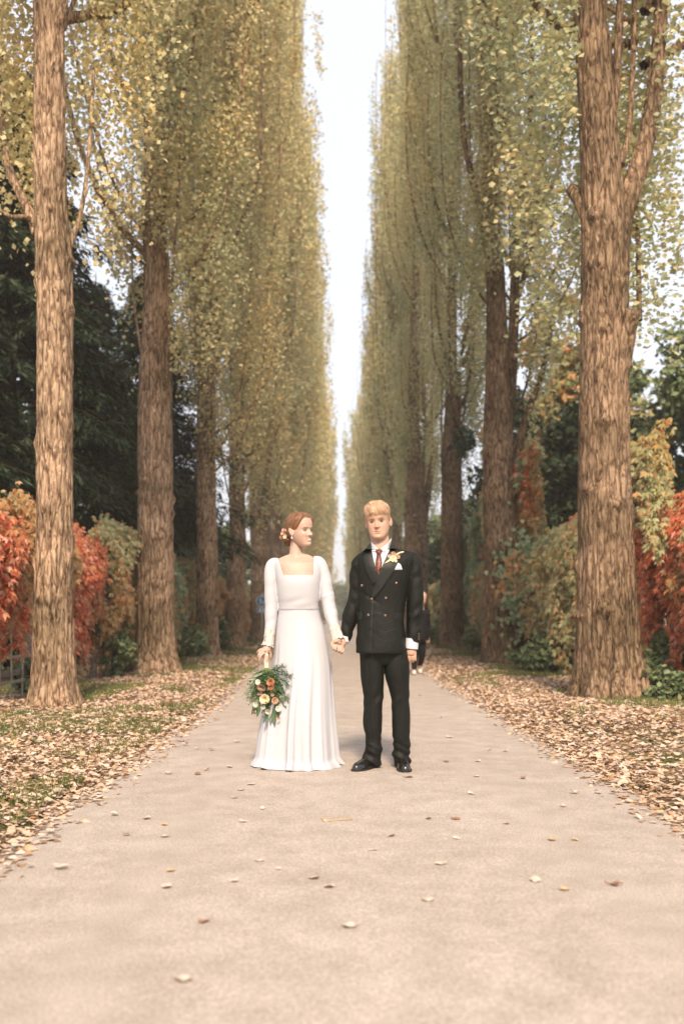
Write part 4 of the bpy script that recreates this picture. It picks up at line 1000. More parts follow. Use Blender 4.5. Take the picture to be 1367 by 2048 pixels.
def drape(poly_px, Y, bvh, off, thick=.004, step=1.4, bulge=0., yfall=None):
    """lay a flat pattern piece (pixel outline at depth Y) on the front of a body"""
    p = np.array(poly_px, float); k = FPX/Y
    dense = []
    for i in range(len(p)):
        a, b = p[i], p[(i+1) % len(p)]; n = max(1, int(np.linalg.norm(b-a)/step)); dense += [a+(b-a)*t/n for t in range(n)]
    dense = np.array(dense); nb = len(dense)
    gx, gy = np.meshgrid(np.arange(p[:, 0].min(), p[:, 0].max(), step), np.arange(p[:, 1].min(), p[:, 1].max(), step)); Gp = np.column_stack([gx.ravel(), gy.ravel()])
    def inside(q):
        r = np.zeros(len(q), bool); j = len(p)-1
        for i in range(len(p)):
            c = ((p[i, 1] > q[:, 1]) != (p[j, 1] > q[:, 1])) & (q[:, 0] < (p[j, 0]-p[i, 0])*(q[:, 1]-p[i, 1])/(p[j, 1]-p[i, 1]+1e-9)+p[i, 0]); r ^= c; j = i
        return r
    Gp = Gp[inside(Gp)]; dd = np.min(np.linalg.norm(Gp[:, None]-dense[None], axis=2), axis=1) if len(Gp) else np.array([])
    Gp = Gp[dd > step*.6]
    vin = [Vector(q) for q in np.vstack([dense, Gp])]
    vs, es, fs, *_ = delaunay_2d_cdt(vin, [(i, (i+1) % nb) for i in range(nb)], [], 1, 1e-5)
    Q = np.array([[v.x, v.y] for v in vs]); X = (Q[:, 0]-VPX)/k; Z = CAMH+(VPY-Q[:, 1])/k
    Yv = np.zeros(len(Q)); de = np.min(np.linalg.norm(Q[:, None]-dense[None], axis=2), axis=1)
    for i in range(len(Q)):
        h = bvh.ray_cast(Vector((X[i], Y-1.2, Z[i])), Vector((0, 1, 0)))
        Yv[i] = h[0].y if h[0] is not None else (yfall if yfall is not None else Y-.1)
    # perspective: keep the outline where the photo has it
    f = Yv/Y; X = X*f; Z = CAMH+(Z-CAMH)*f
    off_ = off+bulge*smooth01(de, 0, 4)
    front = np.column_stack([X, Yv-off_-thick, Z]); back = np.column_stack([X, Yv-off*.3, Z]); n = len(Q)
    T = np.array([list(f) for f in fs if len(f) == 3])
    a, b, c = Q[T[:, 0]], Q[T[:, 1]], Q[T[:, 2]]; cr = (b[:, 0]-a[:, 0])*(c[:, 1]-a[:, 1])-(b[:, 1]-a[:, 1])*(c[:, 0]-a[:, 0])
    T[cr < 0] = T[cr < 0][:, ::-1]     # y down: this winding faces the viewer
    T = T[:, ::-1]
    e = {}
    for t in T:
        for u, v in ((t[0], t[1]), (t[1], t[2]), (t[2], t[0])): e[(u, v)] = 1
    bd = np.array([(u, v) for (u, v) in e if (v, u) not in e])
    S = np.stack([bd[:, 1], bd[:, 0], bd[:, 0]+n, bd[:, 1]+n], -1)
    return np.vstack([front, back]), [T, T[:, ::-1]+n, S]

def cloth(name, col, rough=.8, spec=.2, sheen=.0, weave=900, wv=.3, wr=None):
    m, nt, b = new_mat(name); b.inputs['Base Color'].default_value = (*col, 1); b.inputs['Roughness'].default_value = rough
    b.inputs['Specular IOR Level'].default_value = spec; b.inputs['Sheen Weight'].default_value = sheen; b.inputs['Sheen Roughness'].default_value = .5
    tc = N_(nt, 'ShaderNodeTexCoord'); n = N_(nt, 'ShaderNodeTexNoise'); n.inputs['Scale'].default_value = weave; nt.links.new(tc.outputs['Object'], n.inputs['Vector'])
    bp = N_(nt, 'ShaderNodeBump'); bp.inputs['Strength'].default_value = wv; bp.inputs['Distance'].default_value = .001
    nt.links.new(n.outputs[0], bp.inputs['Height'])
    n2 = N_(nt, 'ShaderNodeTexNoise'); n2.inputs['Scale'].default_value = 9; n2.inputs['Detail'].default_value = 3; n2.inputs['Distortion'].default_value = 1.2; nt.links.new(tc.outputs['Object'], n2.inputs['Vector'])
    b2 = N_(nt, 'ShaderNodeBump'); b2.inputs['Strength'].default_value = .5; b2.inputs['Distance'].default_value = wr or .012
    nt.links.new(n2.outputs[0], b2.inputs['Height']); nt.links.new(bp.outputs[0], b2.inputs['Normal']); nt.links.new(b2.outputs[0], b.inputs['Normal'])
    return m

def locks(Hf, Lf, n, seed, wid=.005):
    """short hair strips; Hf(g)->(start, dir) arrays, bent along the scalp"""
    g = np.random.default_rng(seed); return Hf(g, n)

def hair_mat(name, dark, mid, light, sc=(60, 60, 14), rot=(0, 0, 0)):
    m, nt, b = new_mat(name); tc = N_(nt, 'ShaderNodeTexCoord'); mp = N_(nt, 'ShaderNodeMapping'); mp.inputs['Scale'].default_value = sc
    n = N_(nt, 'ShaderNodeTexNoise'); n.inputs['Scale'].default_value = 3; n.inputs['Detail'].default_value = 5; n.inputs['Distortion'].default_value = .15
    rt = N_(nt, 'ShaderNodeMapping'); rt.inputs['Rotation'].default_value = rot; nt.links.new(tc.outputs['Object'], rt.inputs[0]); nt.links.new(rt.outputs[0], mp.inputs[0]); nt.links.new(mp.outputs[0], n.inputs['Vector'])
    r = ramp(nt, [(.3, dark), (.5, mid), (.72, light)]); nt.links.new(n.outputs[0], r.inputs[0]); nt.links.new(r.outputs[0], b.inputs['Base Color'])
    b.inputs['Roughness'].default_value = .45; b.inputs['Specular IOR Level'].default_value = .4
    bp = N_(nt, 'ShaderNodeBump'); bp.inputs['Strength'].default_value = .6; bp.inputs['Distance'].default_value = .002
    nt.links.new(n.outputs[0], bp.inputs['Height']); nt.links.new(bp.outputs[0], b.inputs['Normal'])
    return m

def finger(pts, Y, r0=.0088, r1=.0072, dy=None):
    P = np.array([at(x, y, Y+(d if len(q) == 0 else q[0])) for (x, y, *q), d in zip(pts, np.zeros(len(pts)))])
    return limb(P, np.linspace(r0, r1, len(P)), 14, 12)

def hair_shell(M, thick, hairline, w, jitter=.0015):
    def off(TH, Z): return thick(TH, Z)*smooth01(Z-hairline(TH), -.006, .022)+.001
    V, F, TH, Z = head_grid(off, w=w); base_z = np.concatenate([Z.ravel(), [-.12, .12]]); th = np.concatenate([TH.ravel(), [0, 0]])
    z0 = base_z; keep = z0 > hairline(th)-.004
    V = V+np.column_stack([vnoise(V*55, 1), vnoise(V*55, 2), vnoise(V*55, 3)])*jitter
    F = [f[keep[f].all(1)] for f in F]
    return xf(M, V), F

# ------------------------------------------------------------------ THE GROOM
GY = 6.72
def G(px, py, dy=0.): return at(px, py, GY+dy)
gbase = np.array([.30, GY, 0.])
groom = thing('person', tuple(gbase), 'blond man in a dark double breasted suit facing the camera beside the bride', 'person')
gx = lambda px: (px-VPX)/FPX*GY
gz = lambda py: CAMH+(VPY-py)/FPX*GY
def row(py, l, r, hd, yo=0.): return (gz(py), gx((l+r)/2), GY+yo, (r-l)/2/FPX*GY, hd)
HM = head_mat((gx(755.5), GY-.005, gz(1044)), math.radians(-9), math.radians(3), math.radians(5)) @ Matrix.Scale(1.03, 4)
hV, hF, _, _ = head_grid(w=1.02, jaw=.12)
body = [(xf(HM, hV), hF)]
for s in (-1, 1):
    e = ear(s, .99); body.append((xf(HM, e[0]), e[1]))
body.append(limb([G(757, 1058, .025), G(759, 1080, .018), G(761, 1098, .012), G(763, 1120, .01)], [.056, .063, .067, .08]))
body.append(ring_loft([row(1290, 735, 795, .07), row(1250, 728, 800, .095), row(1180, 724, 812, .10), row(1130, 722, 818, .10), row(1110, 735, 800, .07)], 24, 32))
body.append(limb([G(820, 1136), G(829, 1200), G(823, 1284), G(821, 1300)], [.045, .036, .029, .028]))
body.append(limb([G(722, 1136), G(712, 1165, .012), G(709.5, 1200, .025), G(700, 1234, .035), G(693, 1262, .026), G(686, 1282, .0)], [.030, .030, .030, .030, .027, .027]))
body.append(limb([G(742, 1300), G(746, 1400), G(745, 1480, .02), G(744, 1512, .03)], [.07, .045, .035, .03]))
body.append(limb([G(792, 1300), G(800, 1400), G(803, 1480, .02), G(803, 1512, .03)], [.07, .045, .035, .03]))
# his free hand (viewer's right), back of the hand to the camera, relaxed
body.append(limb([G(821, 1294), G(821, 1302, -.004), G(821, 1310, -.006)], [.030, .036, .034], 14, 20))
for (x0, x1, x2, ye, r) in ((812.5, 812.5, 814, 1327, .0098), (818, 818, 819, 1329, .0102), (824, 824.5, 825, 1326, .0098), (829.5, 830, 830.5, 1320, .0088)):
    body.append(limb([G(x0, 1303, -.012), G(x0, 1313, -.020), G(x1, 1320, -.014), G(x2, ye-2, .004)], [r*1.05, r, r*.95, r*.85], 16, 12))
body.append(limb([G(812, 1299, -.012), G(808.5, 1306, -.026), G(809, 1315, -.030), G(811, 1320, -.024)], [.012, .011, .0105, .009], 16, 12))
# his hand in hers (viewer's left): palm behind, fingers wrapping round from below
body.append(limb([G(686.5, 1278, .0), G(684, 1286, -.010), G(680, 1294, -.018)], [.027, .029, .024], 14, 18))
for (x0, y0, x1, y1, x2, y2) in ((684, 1294, 686.5, 1301, 683.5, 1306), (678, 1293, 680.5, 1300, 677.5, 1303.5), (672.5, 1291, 674.5, 1297.5, 671.5, 1300.5)):
    body.append(limb([G(x0, y0, -.030), G(x1, y1, -.062), G(x2, y2, -.074)], [.0088, .0086, .0076], 14, 12))
body.append(limb([G(684, 1284, -.02), G(676, 1281, -.060), G(668, 1284, -.072)], [.012, .011, .0092], 14, 12))
bV, bF = fuse(body, .0027, 1, .3)
o, me = add(groom, gbase, 'body', bV, bF, M_SKIN)
paint(me, bV, (.47, .29, .205), HM, (.42, .15, .11), (.28, .15, .08), .0038, 0., (.66, .30, .21))
eyes(HM, groom, gbase, M_IRISB, .36)
# hair
M_BLOND = hair_mat('blond_hair', (.26, .13, .065), (.42, .26, .15), (.56, .40, .28), (45, 7, 6), (.5, .6, 0))
front = lambda TH: smooth01(np.cos(TH), .1, .75)
hl = lambda TH: .034*front(TH)+(-.005)*(1-front(TH))-.05*smooth01(-np.cos(TH), .0, .5)+.008*np.sin(TH*3+.6)*front(TH)
th_g = lambda TH, Z: .005+.008*smooth01(Z, .02, .09)+.007*front(TH)*smooth01(Z, .03, .05)+.002*np.sin(TH*9+Z*60)*smooth01(Z, .03, .06)
sV, sF = hair_shell(HM, th_g, hl, 1.0, .0018)
mb = MB(); mb.add(sV, sF); g = np.random.default_rng(4); NL = 260
Lz = g.uniform(.03, .125, NL); La = g.uniform(-np.pi, np.pi, NL)
off0 = lambda TH, Z: th_g(TH, Z)+.002
Vh, _, THh, Zh = head_grid(off0); Vh = Vh[:-2]; Nn = Vh-np.array([0, .01, .02]); Nn /= np.linalg.norm(Nn, axis=1)[:, None]
cand = np.where(Zh.ravel() > hl(THh.ravel())+.006)[0]; i = g.choice(cand, NL)
U = np.column_stack([-.55+g.normal(0, .25, NL), -1.0+g.normal(0, .3, NL), -.25+g.normal(0, .2, NL)]); U -= Nn[i]*np.sum(U*Nn[i], 1)[:, None]; U /= np.linalg.norm(U, axis=1)[:, None]
U += Nn[i]*g.uniform(.0, .35, NL)[:, None]
kV, kF = kites(Vh[i]-Nn[i]*.003, U, Nn[i], g.uniform(.022, .036, NL), .0022, fold=.1); mb.add(xf(HM, kV), kF)
mb.build('hair', M_BLOND, groom, loc=tuple(-gbase))

# jacket
M_SUIT = cloth('dark_green_black_suiting', (.006, .0068, .0048), .62, .22, .0)
M_LAPEL = cloth('lapel_suiting', (.011, .012, .0088), .5, .3, .0)
M_SHIRT = cloth('white_shirt', (.52, .52, .56), .7, .2, .1, 1200, .2, .004)
jac = [ring_loft([row(1306, 711, 811, .135), row(1295, 711.5, 811, .135), row(1265, 713, 809, .130), row(1235, 715, 807, .123), row(1205, 717, 810, .118), row(1172, 716, 817, .125), row(1140, 713, 823, .128), row(1124, 711, 828, .115), row(1113, 712, 828, .098), row(1105, 720, 821, .084), row(1099, 731, 808, .068)], 70, 72, 2.45)]
jac.append(limb([G(731, 1122), G(719.5, 1126), G(713, 1150, .01), G(711.5, 1185, .02), G(707.5, 1210, .03), G(700, 1232, .035), G(694, 1258, .03), G(689.5, 1281, .012)], [.040, .051, .049, .049, .052, .055, .045, .034], 60, 36))
jac.append(limb([G(812, 1118), G(825, 1121), G(829.5, 1150), G(830, 1185), G(829, 1215), G(827.5, 1245), G(825, 1284)], [.040, .052, .051, .055, .056, .053, .049], 60, 36))
jV, jF = fuse(jac, .0048, 3, .5)
N = normals(jV, jF); X, Y, Z = jV.T
# drag folds: elbow creases on the sleeves, pull lines at the button, soft unevenness
arm_r = smooth01(X, gx(814), gx(820)); arm_l = smooth01(gx(716)-X, 0, .02)
f1 = vnoise(np.column_stack([X*9+Z*7, Y*6, Z*24-X*16]), 5); f2 = vnoise(np.column_stack([X*12-Z*6, Y*6, Z*22+X*20]), 6)
pull = np.exp(-((Z-gz(1200)-(X-gx(745))*-.6)/.012)**2)*np.exp(-((X-gx(738))/.05)**2)
dis = .0055*f1*arm_r*smooth01(Z, .85, .95)+.0070*f2*arm_l+.0030*vnoise(jV*9, 8)+.0022*vnoise(np.column_stack([X*14, Y*8, Z*7+X*9]), 9)-.006*pull*(Y < GY)
dis += -.005*np.exp(-((X-gx(813))/.006)**2)*(Z > gz(1290))*(Z < gz(1120))*(Y < GY)
jV = jV+N*dis[:, None]
o, me = add(groom, gbase, 'jacket', jV, jF, M_SUIT)
jb = bvh_of(jV, jF); nbv = bvh_of(np.vstack([jV, bV]), [jF] + [f+len(jV) for f in (bF if isinstance(bF, list) else [bF])])
J = o
def jpart(name, poly, off, mat, parent=J, **kw):
    V, F = drape(poly, GY, jb, off, **kw)
    me = mesh(name, V, F, mat, False); return link(me, name, parent)
Y0 = GY
# shirt front, tie, collar
V, F = drape([(743, 1093), (750, 1101), (757, 1104), (770, 1098), (780, 1088), (780, 1096), (768, 1122), (757, 1150), (753, 1150), (747, 1125), (742, 1104)], GY, nbv, .004, .003)
sh, _ = add(groom, gbase, 'shirt', V, F, M_SHIRT, False)
m, nt, b = new_mat('burgundy_tie'); tc = N_(nt, 'ShaderNodeTexCoord'); vo = N_(nt, 'ShaderNodeTexVoronoi'); vo.inputs['Scale'].default_value = 75
nt.links.new(tc.outputs['Object'], vo.inputs['Vector']); r_ = ramp(nt, [(.0, (.48, .19, .08)), (.25, (.26, .08, .035)), (.42, (.09, .018, .014)), (1, (.07, .012, .012))]); nt.links.new(vo.outputs['Distance'], r_.inputs[0])
nt.links.new(r_.outputs[0], b.inputs['Base Color']); b.inputs['Roughness'].default_value = .5; M_TIE = m
mb = MB()
V, F = drape([(753.5, 1106), (760, 1106), (763.5, 1125), (762, 1136), (755, 1150), (751.5, 1140), (750, 1125)], GY, jb, .010, .003, bulge=.006); mb.add(V, F)
V, F = drape([(750, 1099), (764, 1099), (763, 1104), (760, 1109), (754, 1109), (751, 1104)], GY, jb, .016, .003, bulge=.008); mb.add(V, F)
mb.build('tie', M_TIE, groom, loc=tuple(-gbase), smooth=True)
mb = MB()
V, F = drape([(741, 1082), (747, 1091), (757.5, 1099.5), (751, 1103), (745, 1103.5), (742, 1094)], GY, nbv, .012, .003, yfall=GY-.07); mb.add(V, F)
V, F = drape([(782, 1076), (775, 1086), (758, 1099.5), (767, 1104), (772, 1103.5), (782, 1088)], GY, nbv, .012, .003, yfall=GY-.07); mb.add(V, F)
T = np.linspace(0, 2*np.pi, 40, endpoint=False)     # collar band round the neck
c0 = np.array([gx(761), GY+.012]); ring = []
for (zz, rx, ry) in ((gz(1100), .070, .070), (gz(1090), .066, .066), (gz(1084), .067, .067), (gz(1084), .064, .065), (gz(1098), .064, .065)):
    drop = -.052*np.clip(np.cos(T), 0, 1)**3
    ring.append(np.column_stack([c0[0]+rx*np.sin(T)*1.03, c0[1]-ry*np.cos(T), zz+drop+.008*np.sin(T)*.6]))
R5 = np.array(ring); V = R5.reshape(-1, 3); i = np.arange(4)[:, None]*40; j = np.arange(40)[None]; j2 = (j+1) % 40
mb.add(V, np.stack([i+j, i+j2, i+40+j2, i+40+j], -1).reshape(-1, 4)); o = mb.build('collar', M_SHIRT, sh, smooth=True)
# lapels and jacket collar
jpart('lapel', [(741, 1084), (735, 1092), (727, 1101), (720, 1106), (729, 1109), (727, 1120), (731, 1138), (738, 1155), (747, 1168), (754, 1160), (757, 1150), (751, 1135), (746, 1118), (743, 1102)], .007, M_LAPEL, thick=.004)
jpart('lapel', [(782, 1079), (787, 1088), (792, 1098), (797, 1105), (806, 1108), (797, 1115), (796, 1124), (786, 1143), (770, 1167), (752, 1190), (743, 1197), (744, 1187), (751, 1165), (758, 1145), (768, 1122), (777, 1103), (780, 1090)], .010, M_LAPEL, thick=.005)
jpart('pocket_flap', [(712, 1223), (724, 1224), (724.5, 1236), (722, 1239), (713, 1238)], .003, M_LAPEL, thick=.004)
jpart('pocket_flap', [(788, 1226), (806, 1226), (806, 1238), (804, 1240), (791, 1239), (789, 1236)], .003, M_LAPEL, thick=.004)
jpart('front_edge', [(743, 1196), (746, 1197), (744, 1250), (741, 1304), (738.5, 1304), (741, 1250)], .001, M_LAPEL, thick=.003)
jpart('breast_pocket', [(779, 1139), (805, 1138), (805, 1143), (779, 1144)], .003, M_LAPEL, thick=.003)
V, F = drape([(779.5, 1140), (783, 1132), (788, 1127), (793, 1124.5), (798, 1127), (801, 1130), (804, 1139)], GY, jb, .006, .004, bulge=.004); add(groom, gbase, 'pocket_square', V, F, M_SHIRT, False)
M_HORN = simple('horn_button', (.16, .085, .045), .25, .6, coat=.4)
def front_pt(px, py, off=.004, bv=jb, Y=GY):
    x, z = (px-VPX)/FPX*Y, CAMH+(VPY-py)/FPX*Y
    h = bv.ray_cast(Vector((x, Y-1.2, z)), Vector((0, 1, 0))); yy = h[0].y if h[0] is not None else Y-.1
    f = yy/Y; return np.array([x*f, yy-off, CAMH+(z-CAMH)*f])
for (px, py) in ((723, 1171), (792, 1166), (743, 1198), (771, 1196), (736, 1230), (770, 1231)):
    c = front_pt(px, py, .013 if px == 743 else .005); V, F = ell((0, 0, 0), (.0085, .004, .0085), 10)
    V[:, 1] += .002*np.exp(-((V[:, 0]**2+V[:, 2]**2)/.000012)); link(mesh('button', V+c, F, M_HORN), 'button', J)
for k in range(3):
    c = front_pt(836.5, 1268+k*5, .003); V, F = ell(c, (.005, .003, .005), 8); link(mesh('button', V, F, M_HORN), 'button', J)
# cuffs
def cuff(name, c0, c1, r, mat, parent, base=None, n=32, flare=1.0):
    P = np.linspace(c0, c1, 6); V, F = tube(P, np.linspace(r, r*flare, 6), n, caps=False)
    V2, F2 = tube(P, np.linspace(r, r*flare, 6)-.003, n, caps=False); mb = MB(); mb.add(V, F); mb.add(V2, [f[:, ::-1] for f in F2])
    i = np.arange(n); j = (i+1) % n; k = 5*n; mb.add(np.vstack([V, V2]), np.stack([k+i, k+j, 6*n+k+j, 6*n+k+i], -1))
    return mb.build(name, mat, parent, loc=tuple(-base) if base is not None else (0, 0, 0))
cuff('cuff', G(823.5, 1277, -.004), G(821.5, 1297.5, -.006), .046, M_SHIRT, sh)
cuff('cuff', G(690, 1274, .012), G(687.8, 1284, .006), .034, M_SHIRT, sh)
# boutonniere
M_PEACH = leaf_mat('peach_petal', [(0, (.46, .26, .17)), (.5, (.55, .34, .23)), (1, (.62, .44, .33))], transl=.2)
M_CREAM = leaf_mat('cream_petal', [(0, (.78, .62, .36)), (.5, (.82, .70, .46)), (1, (.85, .76, .58))], transl=.2)
M_RUST = leaf_mat('rust_petal', [(0, (.36, .13, .07)), (.5, (.48, .21, .11)), (1, (.58, .32, .19))], transl=.2)
M_PINKP = leaf_mat('pink_petal', [(0, (.70, .36, .30)), (.5, (.80, .50, .42)), (1, (.84, .62, .52))], transl=.2)
M_IVORY = leaf_mat('ivory_petal', [(0, (.72, .66, .52)), (1, (.84, .80, .70))], transl=.2)
M_FOL = leaf_mat('bouquet_leaf', [(0, (.03, .065, .02)), (.5, (.05, .10, .03)), (1, (.10, .16, .06))], transl=.2)
M_FOLG = leaf_mat('grey_green_sprig', [(0, (.15, .19, .11)), (.5, (.22, .26, .16)), (1, (.34, .36, .24))], transl=.2)
M_STEM = simple('green_stem', (.16, .20, .08), .6, .3)
def bloom(c, nrm, r, seed, layers=4, petals=9, cup=.9):
    """layered cupped petals, each a 3x3 curved patch"""
    g = np.random.default_rng(seed); q = Vector(nrm).to_track_quat('Z', 'Y').to_matrix(); mb = MB()
    for L in range(layers):
        rad = r*(1-.22*L); tilt = .25+cup*.32*L; n = max(4, petals-L)
        for k in range(n):
            a = 2*np.pi*(k+.5*L+g.uniform(-.15, .15))/n; w = rad*.62*g.uniform(.85, 1.1); t = np.array([0, .5, 1.]); P = []
            for v in t:
                for u in (-1, 0, 1):
                    rr = rad*(.12+.88*v)*math.cos(tilt*v); zz = rad*math.sin(tilt)*v**1.3*.9-.12*rad*abs(u)*v*0+rad*.10*abs(u)*v
                    ww = w*math.sin(math.pi*(.12+.66*v))*u*.62
                    P.append([rr*math.cos(a)-ww*math.sin(a), rr*math.sin(a)+ww*math.cos(a), zz+g.normal(0, rad*.02)])
            i = np.array([[0, 1, 4, 3], [1, 2, 5, 4], [3, 4, 7, 6], [4, 5, 8, 7]]); mb.add(np.array(P), i)
    mb.V = [np.asarray(v)@np.array(q).T+np.array(c) for v in mb.V]; return mb
bt = bpy.data.objects.new('boutonniere', None); COL.objects.link(bt); bt.parent = groom; bt.location = tuple(-gbase)
for k, (px, py, r, mt) in enumerate(((786, 1108, .016, M_PEACH), (785.5, 1118, .024, M_CREAM), (778.5, 1113.5, .014, M_PINKP), (794.5, 1114, .016, M_PEACH), (790, 1122, .012, M_CREAM))):
    c = front_pt(px, py, .020+.003*(k % 2)); bloom(c, (.1*(k-2), -1, .25), r, 40+k, 3, 7).build('flower', mt, bt)
mb = MB(); a, b_, c = front_pt(806, 1104, .018), front_pt(790, 1110, .016), front_pt(768, 1128, .02)
mb.add(*limb([a, (a+b_)/2+np.array([0, -.004, .003]), b_], [.005, .005, .004], 10, 8))
for q in range(4): d = front_pt(767+3*q, 1128-1.2*q, .022); mb.add(*limb([b_, (b_+d)/2, d], [.002, .003, .0012], 8, 6))
mb.build('stem', M_CREAM, bt)

# trousers
tro = [ring_loft([row(1329, 738, 800, .055), row(1318, 722, 813, .082), row(1300, 717, 813, .092), row(1270, 718, 810, .10), row(1240, 722, 804, .10)], 20, 48)]
tro.append(limb([G(742, 1295), G(743.5, 1345), G(745.5, 1375), G(746, 1405), G(744.5, 1445), G(746.5, 1478), G(744.5, 1508, .01), G(744.5, 1529, .02)], [.080, .079, .069, .061, .0605, .051, .059, .056], 80, 40))
tro.append(limb([G(790, 1295), G(793.5, 1345), G(797.5, 1375), G(800, 1405), G(801.5, 1445), G(802, 1478), G(803, 1507, .01), G(802.5, 1530, .03)], [.082, .082, .070, .062, .059, .055, .060, .056], 80, 40))
tV, tF = fuse(tro, .005, 2, .5); N = normals(tV, tF); X, Y, Z = tV.T
cr = 0
for cxs in (((.82, gx(741)), (.45, gx(744)), (.08, gx(744))), ((.82, gx(797)), (.45, gx(802)), (.08, gx(804)))):
    cxx = np.interp(Z, [c[0] for c in cxs][::-1], [c[1] for c in cxs][::-1]); cr = cr+np.exp(-((X-cxx)/.010)**2)*(Y < GY)
ank = smooth01(.34-Z, 0, .2); fold = vnoise(np.column_stack([X*8+Z*10, Y*5, Z*30+X*12]), 15)
knee = np.exp(-((Z-.47)/.08)**2); f3 = vnoise(np.column_stack([X*10, Y*6, Z*20-X*24]), 16)
tV = tV+N*(.007*cr*(1-.7*ank)+.0150*fold*ank+.009*f3*knee+.0035*vnoise(tV*7, 17)+.003*vnoise(np.column_stack([X*16, Y*8, Z*5+X*8]), 18))[:, None]
add(groom, gbase, 'trousers', tV, tF, M_SUIT)
# shoes
M_LEATHER = simple('black_polished_leather', (.010, .009, .008), .26, .5, coat=.3, bump=(60, .2, .002)); M_SOLE = simple('dark_sole', (.02, .014, .010), .6, .3)
def shoe(parent, base, heel, toe, wid=.048, hgt=.105):
    h, t = np.array([*heel, 0.]), np.array([*toe, 0.]); d = t-h; L = np.linalg.norm(d); d /= L; s = np.array([d[1], -d[0], 0])
    us = np.array([0, .04, .15, .3, .45, .6, .75, .88, .96, 1.0]); wd = np.array([.40, .68, .76, .74, .80, .92, .92, .78, .56, .26])*wid; hh = np.array([.5, .68, .74, .86, .80, .66, .58, .52, .44, .26])*hgt
    u2 = np.linspace(0, 1, 36); wd = np.interp(u2, us, wd); hh = np.interp(u2, us, hh)
    th = np.linspace(0, 2*np.pi, 28, endpoint=False); V = []
    for u, w, H in zip(u2, wd, hh):
        zz = np.sin(th); z = .022+np.where(zz > 0, H*np.abs(zz)**.9, -.004*np.abs(zz)); x = w*np.sign(np.cos(th))*np.abs(np.cos(th))**.75*(1-.30*smooth01(z, .03, .09)*(u < .55))
        V.append(h+d*L*u+s*x[:, None]+np.array([0, 0, 1])*z[:, None])
    V = np.concatenate(V); n = 36; i = np.arange(n-1)[:, None]*28; j = np.arange(28)[None]; j2 = (j+1) % 28
    F = np.stack([i+j, i+j2, i+28+j2, i+28+j], -1).reshape(-1, 4); V = np.vstack([V, V[:28].mean(0), V[-28:].mean(0)]); jj = np.arange(28); k2 = (jj+1) % 28
    C = np.vstack([np.stack([np.full(28, n*28), k2, jj], -1), np.stack([np.full(28, n*28+1), (n-1)*28+jj, (n-1)*28+k2], -1)])
    mb = MB(); mb.add(V, [F, C])
    so, _ = add(groom, base, 'shoe', V, [F, C], M_LEATHER); so.parent = parent
    mb = MB(); V = []
    for z0, z1, e in ((.0235, .012, .006),):
        top, bot = [], []
        out = np.concatenate([h+d*L*u2[:, None]+s*(wd+e)[:, None], (h+d*L*u2[:, None]-s*(wd+e)[:, None])[::-1]]); m_ = len(out)
        out[m_//2-1] += d*.004; out[m_//2] += d*.004
        V = np.vstack([out+[0, 0, .034], out+[0, 0, .0215]]); i = np.arange(m_); j = (i+1) % m_
        mb.add(V, [np.stack([i, j, j+m_, i+m_], -1)]); nn = m_//2
        a = np.arange(nn-1); mb.add(V, [np.stack([a, a+1, m_-2-a, m_-1-a], -1), np.stack([m_+a, 2*m_-1-a, 2*m_-2-a, m_+a+1], -1)])
    hp = [h+d*L*u+s*w*sg for u, w, sg in ((0, .5*wid, 1), (.08, .78*wid, 1), (.26, .8*wid, 1), (.26, .8*wid, -1), (.08, .78*wid, -1), (0, .5*wid, -1))]
    hp = np.array(hp); V = np.vstack([hp+[0, 0, .034], hp+[0, 0, .002]]); i = np.arange(6); j = (i+1) % 6
    mb.add(V, [np.stack([i, i+6, j+6, j], -1), np.array([[6, 7, 10, 11], [7, 8, 9, 10]])])
    mb.build('sole', M_SOLE, so, smooth=False)
    mb = MB()
    for q in range(4):
        u = .38+q*.055; H = np.interp(u, u2, hh)+.024; c = h+d*L*u+np.array([0, 0, H-.002]); mb.add(*limb([c-s*.016-np.array([0, 0, .003]), c+np.array([0, 0, .002]), c+s*.016-np.array([0, 0, .003])], [.0018, .0022, .0018], 6, 6))
    mb.build('lace', M_SOLE, so)
shoe(groom, gbase, (gx(752), GY+.08), (gx(708)-.004, GY-.155)); shoe(groom, gbase, (gx(803), GY+.10), (gx(807), GY-.19))

# ------------------------------------------------------------------ THE BRIDE
BY = 6.82
def B(px, py, dy=0.): return at(px, py, BY+dy)
bbase = np.array([-.27, BY, 0.])
bride = thing('person', tuple(bbase), 'woman in a long white wedding dress smiling sideways and holding a bouquet', 'person')
bx = lambda px: (px-VPX)/FPX*BY
bz = lambda py: CAMH+(VPY-py)/FPX*BY
def rowb(py, l, r, hd, yo=0.): return (bz(py), bx((l+r)/2), BY+yo, (r-l)/2/FPX*BY, hd)
BM = head_mat((bx(600.5), BY-.01, bz(1062.5)), math.radians(47), math.radians(-2), math.radians(0)) @ Matrix.Scale(.965, 4)
hV, hF, _, _ = head_grid(w=.97, smile=1, fem=1)
body = [(xf(BM, hV), hF)]
for s in (-1, 1):
    e = ear(s, .96); body.append((xf(BM, e[0]), e[1]))
body.append(limb([B(594, 1078, .02), B(592, 1096, .015), B(591.5, 1109, .012), B(592, 1120, .012), B(593, 1135, .012)], [.043, .043, .047, .060, .075], 30, 32))
tor_b = [rowb(1300, 566, 634, .06), rowb(1270, 560, 638, .075), rowb(1250, 560, 637, .08), rowb(1215, 561, 634, .078), rowb(1188, 558, 636, .092, -.006), rowb(1165, 556, 638, .100, -.008), rowb(1145, 553, 640, .092, -.004), rowb(1128, 548, 642, .078), rowb(1122, 560, 626, .060), rowb(1117, 572, 612, .042)]
body.append(ring_loft(tor_b, 44, 56, 2.2))
body.append(limb([B(592, 1117, .0), B(572, 1120, .0), B(556, 1127, .0), B(548, 1134)], [.042, .031, .026, .024], 20, 24))
